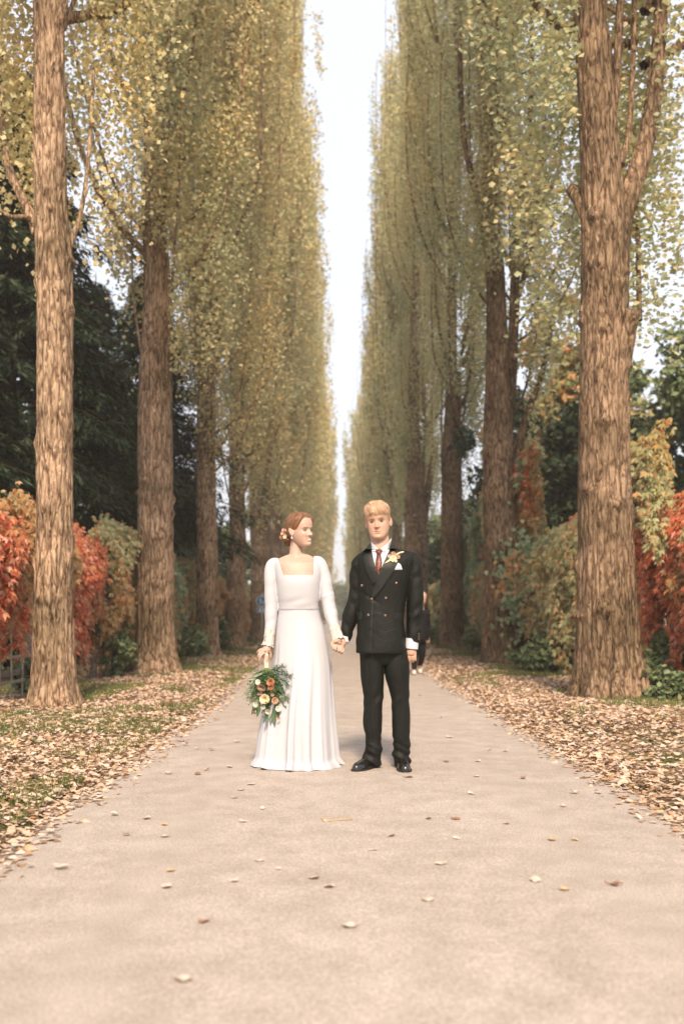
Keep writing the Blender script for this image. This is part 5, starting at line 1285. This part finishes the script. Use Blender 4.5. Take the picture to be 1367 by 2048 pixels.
body.append(limb([B(592, 1117, .0), B(612, 1117, .0), B(627, 1124, .0), B(636, 1131)], [.042, .031, .026, .024], 20, 24))
body.append(limb([B(545, 1140), B(542, 1200), B(539, 1262, -.01), B(537, 1290, -.03)], [.028, .031, .025, .022]))
body.append(limb([B(642, 1138), B(653, 1190, -.0), B(669, 1254, -.05), B(675, 1280, -.10)], [.028, .032, .025, .022]))
body.append(limb([B(584, 1300), B(586, 1400), B(583, 1500, -.02), B(583, 1530, -.03)], [.06, .045, .035, .03])); body.append(limb([B(618, 1300), B(612, 1400), B(610, 1500, -.04), B(610, 1530, -.06)], [.06, .045, .035, .03]))
# hand on the bouquet handle
hy = -.055
body.append(limb([B(537, 1289, -.03), B(533.5, 1297, -.045), B(529.5, 1304, hy)], [.022, .029, .026], 14, 20))
body.append(limb([B(524, 1298, hy-.01), B(518, 1301, hy-.03), B(514.5, 1306, hy-.02)], [.0085, .0078, .0068], 12, 12))
body.append(limb([B(526, 1302, hy-.016), B(519, 1307, hy-.040), B(516, 1313, hy-.036), B(519, 1318, hy-.02)], [.0090, .0082, .0074, .0068], 14, 12))
body.append(limb([B(529, 1305, hy-.018), B(522, 1311, hy-.044), B(519, 1320, hy-.040), B(521, 1327, hy-.026)], [.0092, .0084, .0078, .007], 14, 12))
body.append(limb([B(532.5, 1306, hy-.014), B(533.5, 1316, hy-.034), B(533, 1325, hy-.036), B(532, 1331, hy-.03)], [.0092, .0084, .0076, .007], 14, 12))
body.append(limb([B(537, 1300, hy+.0), B(541, 1307, hy+.012), B(541, 1315, hy+.014)], [.010, .009, .0078], 12, 12))
# hand in his: back of the hand towards us, fingers folded down over his
cy = -.155
body.append(limb([B(675, 1279, -.10), B(674, 1284, -.13), B(673, 1290, cy)], [.022, .030, .029], 14, 20))
for (a, b_, c_) in (((667, 1288), (666, 1296), (668.5, 1300)), ((672, 1289), (670.5, 1298.5), (672.5, 1303)), ((677, 1290), (676.5, 1301), (677.5, 1305)), ((681.5, 1291), (682.5, 1303), (682, 1307.5))):
    body.append(limb([B(*a, cy-.014), B(*b_, cy-.034), B(*c_, cy-.012)], [.0078, .0074, .0064], 14, 12))
body.append(limb([B(668, 1282, cy+.0), B(663.5, 1287, cy-.022), B(663.5, 1293, cy-.026)], [.0105, .0092, .0080], 12, 12))
kV, kF = fuse(body, .0027, 1, .3)
o, me = add(bride, bbase, 'body', kV, kF, M_SKIN)
paint(me, kV, (.46, .305, .235), BM, (.42, .11, .09), (.20, .11, .06), .0026, 1., (.76, .38, .29))
eyes(BM, bride, bbase, M_IRIS, .48, 1.)
M_SHOE = simple('ivory_shoe', (.7, .62, .55), .4, .4)
V, F = ell(B(612, 1541, -.10), (.030, .09, .022), 14); V[:, 2] = np.maximum(V[:, 2], .026); add(bride, bbase, 'shoe', V, F, M_SHOE)
V, F = ell(B(585, 1541, -.08), (.030, .09, .022), 14); V[:, 2] = np.maximum(V[:, 2], .026); add(bride, bbase, 'shoe', V, F, M_SHOE)
# hair: swept back from a side parting into a low bun
M_BROWN = hair_mat('brown_hair', (.055, .022, .010), (.16, .070, .030), (.34, .17, .085), (10, 10, 70), (.5, .5, 0))
fr2 = lambda TH: smooth01(np.cos(TH), -.05, .85)
hlb = lambda TH: -.052+.060*smooth01(np.cos(TH), -.45, .15)+.082*smooth01(np.cos(TH), .30, .95)
thb = lambda TH, Z: .006+.007*smooth01(Z, .0, .08)-.004*np.exp(-((TH+.25)/.10)**2)*smooth01(Z, .05, .08)+.006*smooth01(-np.cos(TH), .2, .9)
sV, sF = hair_shell(BM, thb, hlb, .97, .0010)
mb = MB(); mb.add(sV, sF)
Bl = lambda p: xf(BM, np.array([p]))[0]
g = np.random.default_rng(3)
bunV, bunF = ell((0, 0, 0), (.042, .034, .044), 22)
bunV = bunV*(1+.07*np.sin(np.arctan2(bunV[:, 2], bunV[:, 0])*3+bunV[:, 1]*90))[:, None]
mb.add(xf(BM, bunV+np.array([-.012, .112, -.052])), bunF)
for k in range(7):
    a = k*.9; P = [[-.05+.03*math.cos(a), .085+.02*math.sin(a), -.03-.006*k], [-.03, .13, -.05-.01*math.sin(a*2)], [.02, .135+.004*k, -.05+.02*math.cos(a)]]
    V, F = limb(P, [.009, .011, .007], 14, 8); mb.add(xf(BM, V), F)
hair_o = mb.build('hair', M_BROWN, bride, loc=tuple(-bbase))
for k, (x, y, z, r, mt) in enumerate(((-.070, .070, .012, .015, M_PEACH), (-.082, .098, -.012, .014, M_PINKP), (-.072, .098, .014, .013, M_PINKP), (-.080, .112, -.034, .014, M_RUST), (-.074, .078, -.036, .017, M_CREAM), (-.062, .120, -.008, .012, M_PEACH), (-.066, .125, -.045, .012, M_PEACH), (-.070, .088, -.008, .012, M_RUST))):
    c = Bl((x, y, z)); d = Bl((x*2.2, y*1.2, z))-c; o = bloom(c, d/np.linalg.norm(d)+np.array([0, -.5, .1]), r, 60+k, 3, 6).build('hair_flower', mt, bride, loc=tuple(-bbase))
M_PEARL = simple('pearl', (.82, .76, .68), .2, .6, coat=.5); M_GOLD = simple('gold', (.75, .52, .25), .25, .6, metal=1.)
mb = MB(); c = Bl((-.082, .004, -.052)); mb.add(*ell(c, (.006, .006, .008), 10)); mb.add(*tube([c+[0, 0, .006], c+[0, 0, .010], c+[0, 0, .015]], np.full(3, .0012), 6)); mb.build('earring', M_PEARL, bride, loc=tuple(-bbase))
c = B(516.8, 1308.5, hy-.040); T = np.linspace(0, 2*np.pi, 17)[:-1]; ax = np.array([.6, .3, -.74]); e1 = np.cross(ax, [0, 1, 0]); e1 /= np.linalg.norm(e1); e2 = np.cross(ax, e1); e2 /= np.linalg.norm(e2)
P = np.array([c+.0088*(math.cos(t)*e1+math.sin(t)*e2) for t in np.linspace(0, 2*np.pi, 20)]); add(bride, bbase, 'ring', *tube(P, np.full(20, .0013), 6), M_GOLD)
# dress
M_DRESS = cloth('white_satin_crepe', (.46, .455, .475), .45, .3, .0, 1400, .12, .004)
bod = [ring_loft([rowb(1221, 557.5, 637.5, .092), rowb(1215, 557.5, 637.5, .093), rowb(1188, 554.5, 639.5, .106, -.006), rowb(1165, 552.5, 641.5, .112, -.008), rowb(1145, 549, 644, .104, -.004), rowb(1130, 547, 643, .092), rowb(1120, 550, 637, .078), rowb(1112, 562, 622, .066)], 54, 64, 2.2)]
sl1 = ([B(559, 1126), B(546.5, 1127), B(541.5, 1138), B(541.5, 1160), B(542.5, 1200, .0), B(542, 1235, -.005), B(539.5, 1264, -.015)], [.033, .038, .042, .0455, .0465, .044, .036])
sl2 = ([B(625, 1122), B(637, 1123.5), B(643.5, 1136), B(649, 1160, .0), B(653.5, 1190, -.01), B(661, 1228, -.035), B(669, 1257, -.065)], [.033, .038, .043, .047, .050, .047, .036])
bod.append(limb(*sl1, 60, 36)); bod.append(limb(*sl2, 60, 36))
dV, dF = fuse(bod, .0048, 3, .5); N = normals(dV, dF); X, Y, Z = dV.T
dis = .0012*vnoise(dV*10, 5)
la = smooth01(bx(556)-X, 0, .02); ra = smooth01(X-bx(640), 0, .02)
dis += .0038*vnoise(np.column_stack([X*9, Y*5, Z*26-X*10]), 21)*(la+ra)*smooth01(Z, .9, 1.0)*(1-smooth01(Z, 1.25, 1.4))
dis += .0024*np.exp(-((Z-bz(1191)-(X-bx(655))*.35)/.010)**2)*ra
dis += .0045*vnoise(np.column_stack([X*7+Z*6, Y*4, Z*22-X*9]), 23)*(1-la)*(1-ra)*np.exp(-((Z-bz(1205))/.04)**2)
dV = dV+N*dis[:, None]
# cut the square neckline: left and right slanted edges, flat front edge
bm = bmesh.new(); vs = [bm.verts.new(v) for v in dV]
for f in dF: bm.faces.new([vs[i] for i in f])
bm.normal_update()
L0, L1 = B(553.5, 1108), B(568, 1151.5); R0, R1 = B(627.5, 1100), B(627, 1151.5)
planes = []
for (p, q) in ((L0, L1), (R0, R1)):
    d = q-p; planes.append((p, np.array([d[2], 0, -d[0]])))
zc, zbk = bz(1151.5), bz(1135)
for co, no in planes+[(np.array([0, 0, zc]), np.array([0, 0, 1.])), (np.array([0, 0, zbk]), np.array([0, 0, 1.]))]:
    bmesh.ops.bisect_plane(bm, geom=bm.verts[:]+bm.edges[:]+bm.faces[:], plane_co=Vector(co), plane_no=Vector(no), dist=1e-6)
def side_of(p, q, c): return (q[0]-p[0])*(c.z-p[2])-(q[2]-p[2])*(c.x-p[0])
kill = []
for f in bm.faces:
    c = f.calc_center_median()
    if side_of(L0, L1, c) > 0 and side_of(R0, R1, c) < 0 and (c.z > zc if c.y < BY else c.z > zbk): kill.append(f)
bmesh.ops.delete(bm, geom=kill, context='FACES')
me = bpy.data.meshes.new('bodice'); bm.to_mesh(me); bm.free()
for p in me.polygons: p.use_smooth = True
me.materials.append(M_DRESS)
dress = link(me, 'dress', bride, loc=tuple(-bbase))
so = dress.modifiers.new('thickness', 'SOLIDIFY'); so.thickness = .003; so.offset = -1
# skirt
edges = [(1213, 557.3, 637.8, .0938), (1219, 557, 638.4, .0955), (1228, 556, 640, .101), (1240, 553.5, 643, .108), (1262, 551, 650, .122), (1290, 548.5, 656, .140), (1325, 545.5, 662.5, .165), (1370, 537, 666, .195), (1420, 527, 669, .225), (1470, 519, 673, .25), (1510, 514.5, 677, .27), (1532, 511, 681, .285), (1542, 507.5, 684, .295)]
S = [rowb(*e, yo=.004*i) for i, e in enumerate(edges)]
S[-1] = (.027, *S[-1][1:]); S[-2] = (.055, *S[-2][1:])
g = np.random.default_rng(12); ph = g.uniform(0, 6.28, 8)
def folds(X, Y, Z, th, Q):
    t = smooth01(bz(1226)-Z[:, :1], 0, 1.1); TH = th[None, :]+.05*np.sin(3*th)[None]*t
    nn = vnoise(np.column_stack([3.2*np.cos(th), 3.2*np.sin(th), 0*th]), 44)[None]; TH = TH+.22*nn
    f = .55*np.cos(11*TH+ph[0]+.3*np.sin(Z[:, :1]*3))+.40*np.cos(17*TH+ph[1])+.35*np.cos(6*TH+ph[2])+.5*nn+.15*np.cos(29*TH+ph[3])*t
    f = np.sign(f)*np.abs(f)**.85
    A = (.003+.10*t**1.2)
    xc, yc = Q[:, 0:1], Q[:, 1:2]; sc = 1+A*(f-.35)+.05*smooth01(.09-Z[:, :1], 0, .06)
    Zn = Z+.014*f*np.cos(TH*2+1)*smooth01(.2-Z[:, :1], 0, .15)
    return xc+(X-xc)*sc, yc+(Y-yc)*sc, Zn
V, F = ring_loft(S, 130, 360, 2.0, folds); F = [F[0]]
V[:, 2] = np.maximum(V[:, 2], .026)
me = mesh('skirt', V, F, M_DRESS); sk = link(me, 'skirt', dress)
# waist seam
T = np.linspace(0, 2*np.pi, 60, endpoint=False); c = rowb(1215.5, 557, 638, .0955); P = np.column_stack([c[1]+(c[3]+.001)*np.sign(np.sin(T))*np.abs(np.sin(T))**(2/2.2), BY-.001-(c[4]+.001)*np.sign(np.cos(T))*np.abs(np.cos(T))**(2/2.2), c[0]-.006*np.cos(T)])
V, F = tube(np.vstack([P, P[:1]]), np.full(61, .0014), 6, caps=False); link(mesh('waist_seam', V, F, M_DRESS), 'waist_seam', dress)
# lace cuffs
m, nt, b = new_mat('cream_lace'); tc = N_(nt, 'ShaderNodeTexCoord'); vo = N_(nt, 'ShaderNodeTexVoronoi', feature='SMOOTH_F1'); vo.inputs['Scale'].default_value = 52
nz = N_(nt, 'ShaderNodeTexNoise'); nz.inputs['Scale'].default_value = 40; nt.links.new(tc.outputs['Object'], nz.inputs['Vector'])
ad = N_(nt, 'ShaderNodeMix', data_type='RGBA'); ad.inputs[0].default_value = .03; nt.links.new(tc.outputs['Object'], ad.inputs[6]); nt.links.new(nz.outputs['Color'], ad.inputs[7]); nt.links.new(ad.outputs[2], vo.inputs['Vector'])
r_ = ramp(nt, [(.0, (.24, .14, .10)), (.16, (.30, .20, .14)), (.26, (.47, .43, .38)), (1, (.52, .49, .45))]); nt.links.new(vo.outputs['Distance'], r_.inputs[0]); nt.links.new(r_.outputs[0], b.inputs['Base Color'])
bp = N_(nt, 'ShaderNodeBump'); bp.inputs['Strength'].default_value = .8; bp.inputs['Distance'].default_value = .004; nt.links.new(vo.outputs['Distance'], bp.inputs['Height']); nt.links.new(bp.outputs[0], b.inputs['Normal'])
b.inputs['Roughness'].default_value = .8; M_LACE = m
def lace_cuff(pts, R, seed):
    Q, r = resample(np.array(pts), np.array(R), 26); seg = 72
    def fn(th, P):
        t = np.linspace(0, 1, len(P))[:, None]; return 1+.05*np.sin(th[None]*7+seed)*t**2+.10*t**3*np.abs(np.sin(th[None]*4+seed))
    V, F = tube(Q, r, seg, caps=False, fn=fn); n = len(Q)
    d = (Q[-1]-Q[-2])/np.linalg.norm(Q[-1]-Q[-2]); th = np.arange(len(V)) % seg/seg*2*np.pi; row_ = np.arange(len(V))//seg
    V = V+d*((row_/(n-1))**4*.010*np.abs(np.sin(th*5+seed)))[:, None]
    o = link(mesh('lace_cuff', V, F, M_LACE), 'lace_cuff', dress); s = o.modifiers.new('thickness', 'SOLIDIFY'); s.thickness = .0025
lace_cuff([B(540, 1261, -.014), B(538.5, 1272, -.02), B(537.5, 1282, -.026), B(535, 1292, -.034)], [.0372, .0365, .035, .041], .4)
lace_cuff([B(668, 1254, -.062), B(671, 1263, -.078), B(674, 1272, -.09), B(677, 1282, -.112)], [.0375, .040, .042, .044], 1.7)

# ------------------------------------------------------------------ THE BOUQUET
QY = BY-.10
def Qp(px, py, dy=0.): return at(px, py, QY+dy)
qb = Qp(534, 1330); bq = thing('bouquet', tuple(qb), 'hanging bridal bouquet of peach, rust and cream flowers with trailing green leaves', 'bouquet')
mb = MB(); mb.add(*limb([B(533.5, 1308, -.075), B(532.5, 1320, -.08), Qp(533, 1337, .01)], [.012, .014, .017], 16, 16)); mb.build('handle', M_PINKP if False else simple('ribbon_wrap', (.66, .50, .38), .6, .3, bump=(90, .5, .004)), bq, loc=tuple(-qb))
mb = MB(); g = np.random.default_rng(31); tips = []
for k in range(46):
    a = g.uniform(-1, 1); e = Qp(535+a*30+g.normal(0, 4), 1372+g.uniform(-8, 55)*(1-.5*abs(a)), g.uniform(-.05, .07)); s0 = Qp(533+a*3, 1336, g.uniform(-.012, .012)); mid = (s0+e)/2+np.array([a*.02, g.normal(0, .01), .01]); tips.append((s0, mid, e))
    mb.add(*limb([s0, mid, e], [.0028, .0022, .0014], 8, 6))
mb.build('stem', M_STEM, bq, loc=tuple(-qb))
# body of small leaves
n = 2600; cpts = []; 
for k in range(n):
    s0, mid, e = tips[g.integers(len(tips))]; t = g.uniform(.25, 1.05); cpts.append(s0*(1-t)**2+2*mid*t*(1-t)+e*t*t)
C = np.array(cpts)+g.normal(0, .013, (n, 3)); U = C-Qp(533, 1325); U /= np.linalg.norm(U, axis=1)[:, None]; U = U*.7+g.normal(0, .5, (n, 3)); Nn = g.normal(0, .6, (n, 3))+[0, -1, .2]
C[:, 1] -= .03; link(mesh('foliage', *kites(C, U, Nn, g.uniform(.012, .028, n), g.uniform(.006, .012, n), fold=.1), M_FOL, smooth=False), 'foliage', bq, loc=tuple(-qb))
# airy sprigs: fern to the upper right, grey green to the left
def sprig(pts, n, spread, L, mat, seed):
    g = np.random.default_rng(seed); mb = MB(); Q, _ = resample(np.array(pts), np.zeros(len(pts)), 20); mb.add(*tube(Q, np.full(20, .0012), 5))
    i = g.integers(2, 20, n); C = Q[i]+g.normal(0, spread, (n, 3)); U = (Q[np.minimum(i+1, 19)]-Q[i-1]); U /= np.linalg.norm(U, axis=1)[:, None]+1e-6; U = U+g.normal(0, .7, (n, 3))
    mb.add(*kites(C, U, g.normal(0, .6, (n, 3))+[0, -1, 0], L*g.uniform(.6, 1.3, n), L*.32)); mb.build('sprig', mat, bq, smooth=False, loc=tuple(-qb))
for k, (pts, mt) in enumerate((([(540, 1340), (556, 1342), (570, 1346), (583, 1355)], M_FOL), ([(538, 1342), (552, 1352), (566, 1360), (576, 1370)], M_FOL), ([(540, 1345), (550, 1338), (560, 1334), (566, 1333)], M_FOL), ([(540, 1350), (556, 1366), (568, 1385), (576, 1400)], M_FOL),
                               ([(528, 1350), (512, 1362), (500, 1375), (493, 1390)], M_FOLG), ([(526, 1360), (510, 1372), (499, 1385), (496, 1398)], M_FOLG), ([(524, 1365), (512, 1385), (508, 1400), (510, 1412)], M_FOLG), ([(545, 1380), (556, 1395), (566, 1398), (574, 1396)], M_FOLG))):
    sprig([Qp(x, y, -.02-.015*j) for j, (x, y) in enumerate(pts)], 170, .010, .015, mt, 200+k)
# big pointed leaves
def big_leaf(base, tip, w, mat, seed, face=(0, -1, .2)):
    a, b_ = np.array(base), np.array(tip); u = b_-a; L = np.linalg.norm(u); u /= L; n_ = np.array(face, float); s = np.cross(u, n_); s /= np.linalg.norm(s); n_ = np.cross(s, u); V = []; ts = np.linspace(0, 1, 9)
    for t in ts:
        ww = w*math.sin(math.pi*min(1, t*.96+.02))**.8*(1-.25*t)
        for k in (-1, -.5, 0, .5, 1): V.append(a+u*L*t+s*ww*k+n_*(.18*w*abs(k)+.12*L*math.sin(t*2.2+seed)*.35))
    i = (np.arange(8)[:, None]*5+np.arange(4)[None]).ravel(); o = link(mesh('leaf', np.array(V), np.stack([i, i+1, i+6, i+5], -1), mat), 'leaf', bq, loc=tuple(-qb))
M_BIGLEAF = simple('dark_green_leaf', (.045, .085, .028), .45, .4, var=.3, varscale=40); M_BIGLEAF2 = simple('sage_leaf', (.20, .24, .15), .5, .3, var=.2, varscale=40)
for k, (x0, y0, x1, y1, w, mt) in enumerate(((515, 1402, 503, 1430, .016, 0), (520, 1404, 514, 1434, .018, 0), (538, 1420, 526, 1447, .011, 0), (546, 1418, 549, 1451, .017, 0), (556, 1410, 566, 1452, .017, 0), (562, 1392, 572, 1417, .018, 0), (545, 1425, 540, 1448, .012, 0), (560, 1400, 570, 1395, .010, 1), (512, 1357, 495, 1358, .012, 1), (528, 1345, 500, 1356, .010, 1), (553, 1385, 569, 1404, .012, 1), (517, 1392, 508, 1416, .016, 0), (550, 1395, 556, 1435, .016, 0), (530, 1415, 535, 1440, .014, 0), (548, 1366, 565, 1385, .018, 0))):
    big_leaf(Qp(x0, y0, -.03-.004*(k % 5)), Qp(x1, y1, -.05-.006*(k % 4)), w, (M_BIGLEAF, M_BIGLEAF2)[mt], k)
for k, (x, y, r, mt, ly) in enumerate(((541, 1364, .032, M_RUST, 5), (541, 1374, .026, M_RUST, 4), (523, 1374, .036, M_PEACH, 5), (529, 1397, .040, M_CREAM, 5), (549, 1401, .028, M_PEACH, 4), (536, 1423, .026, M_IVORY, 4), (526, 1414, .020, M_IVORY, 3), (556, 1417, .024, M_IVORY, 3), (511, 1409, .022, M_IVORY, 3), (509, 1426, .012, M_RUST, 3), (557, 1437, .015, M_PINKP, 3), (516, 1364, .022, M_IVORY, 3), (545, 1389, .016, M_PEACH, 3), (519, 1386, .020, M_PEACH, 3))):
    f = bloom((0, 0, 0), (.45*math.sin(k*2.1), -1, -.35+.4*math.cos(k*1.7)), r*.88, 80+k, ly, 9, .7); f.build('flower', mt, bq, loc=tuple(Qp(x, y, -.075-.006*(k % 3))-qb))

# ------------------------------------------------------------------ THE PASSER-BY
PY_ = 17.7
def Pp(px, py, dy=0.): return at(px, py, PY_+dy)
pb = np.array([Pp(838, 1350)[0], PY_, 0.]); pas = thing('person', tuple(pb), 'distant walker in dark clothes half hidden behind the man in the suit', 'person')
PM = head_mat(Pp(841, 1198), math.radians(150), math.radians(8))
hV, hF, _, _ = head_grid(nz=60, seg=80)
body = [(xf(PM, hV), hF), limb([Pp(841, 1205), Pp(841, 1216), Pp(841, 1226)], [.045, .05, .07], 12, 16), ring_loft([(.78, pb[0], PY_, .13, .10), (1.0, pb[0], PY_, .12, .09), (1.15, pb[0], PY_, .15, .10)], 12, 20)]
for s, (xe, xh, yh) in ((1, (854, 855, 1277)), (-1, (829, 827, 1270))):
    body.append(limb([Pp(841+s*13, 1230), Pp(xe, 1252, .02), Pp(xh, yh-8), Pp(xh, yh)], [.045, .038, .028, .026], 20, 14))
    for q in range(4): body.append(limb([Pp(xh-2.4+q*1.6, yh-1), Pp(xh-2.6+q*1.6, yh+5, -.01), Pp(xh-2.2+q*1.5, yh+9, .01)], [.010, .009, .008], 8, 8))
    body.append(limb([Pp(xh-s*2, yh-2, -.02), Pp(xh-s*3.2, yh+4, -.03)], [.011, .009], 8, 8))
for s, xk, xf_, yf, dy in ((-1, 829, 827.5, 1346, -.15), (1, 843, 839, 1336, .22)):
    body.append(limb([Pp(838+s*5, 1272), Pp(xk, 1308, dy*.3), Pp(xf_, yf-4, dy)], [.075, .05, .035], 20, 14))
V, F = fuse(body, .008, 1); o, me = add(pas, pb, 'body', V, F, M_SKIN); paint(me, V, (.66, .40, .30), PM, (.5, .2, .2), (.2, .1, .06))
M_COAT = cloth('black_coat', (.009, .008, .009), .8, .12, .0, 400)
coat = [ring_loft([(.62, pb[0]+.005, PY_, .165, .14), (.80, pb[0]+.01, PY_, .165, .14), (1.0, pb[0]+.015, PY_, .15, .125), (1.10, pb[0]+.02, PY_, .17, .125), (1.16, pb[0]+.02, PY_, .13, .09)], 30, 30)]
for s, (xe, xh, yh) in ((1, (854, 855, 1277)), (-1, (829, 827, 1270))): coat.append(limb([Pp(841+s*11, 1226), Pp(xe, 1252, .02), Pp(xh, yh-4)], [.065, .058, .045], 24, 18))
V, F = fuse(coat, .01, 2); V = V+normals(V, F)*(.006*vnoise(V*14, 3))[:, None]; add(pas, pb, 'coat', V, F, M_COAT)
leg = []
for s, xk, xf_, yf, dy in ((-1, 829, 827.5, 1346, -.15), (1, 843, 839, 1336, .22)): leg.append(limb([Pp(838+s*4, 1262), Pp(xk, 1308, dy*.3), Pp(xf_, yf-6, dy)], [.095, .062, .045], 30, 18))
V, F = fuse(leg, .01, 1); add(pas, pb, 'trousers', V, F, M_COAT)
for (x, y, dy, mt) in ((827.5, 1348, -.15, M_SHOE), (839.5, 1341, .22, M_SHOE)):
    c = Pp(x, y, dy); V, F = ell((c[0], c[1]+.03, .045), (.045, .13, .05), 12); V[:, 2] = np.maximum(V[:, 2], .022); add(pas, pb, 'shoe', V, F, mt)
hlp = lambda TH: -.10+.14*smooth01(np.cos(TH), .2, .8)
sV, sF = hair_shell(PM, lambda TH, Z: .016+0*Z, hlp, 1.); add(pas, pb, 'hair', sV, sF, hair_mat('fair_hair', (.4, .24, .16), (.6, .40, .28), (.75, .55, .42)))
# ------------------------------------------------------------------ haze
m = bpy.data.materials.new('haze'); m.use_nodes = True; nt = m.node_tree
nt.nodes.remove(nt.nodes['Principled BSDF'])
v = N_(nt, 'ShaderNodeVolumePrincipled'); v.inputs['Color'].default_value = (.97, .95, .9, 1); v.inputs['Density'].default_value = HAZE
v.inputs['Anisotropy'].default_value = .2
nt.links.new(v.outputs[0], nt.nodes['Material Output'].inputs['Volume'])
V, F = box(0, 640, 18.0, 1900, 1340, 38.2)
o = link(mesh('haze', V, F, m, smooth=False), 'haze'); tag(o, kind='stuff', label='thin bright autumn haze filling the far end of the avenue', cat='haze')
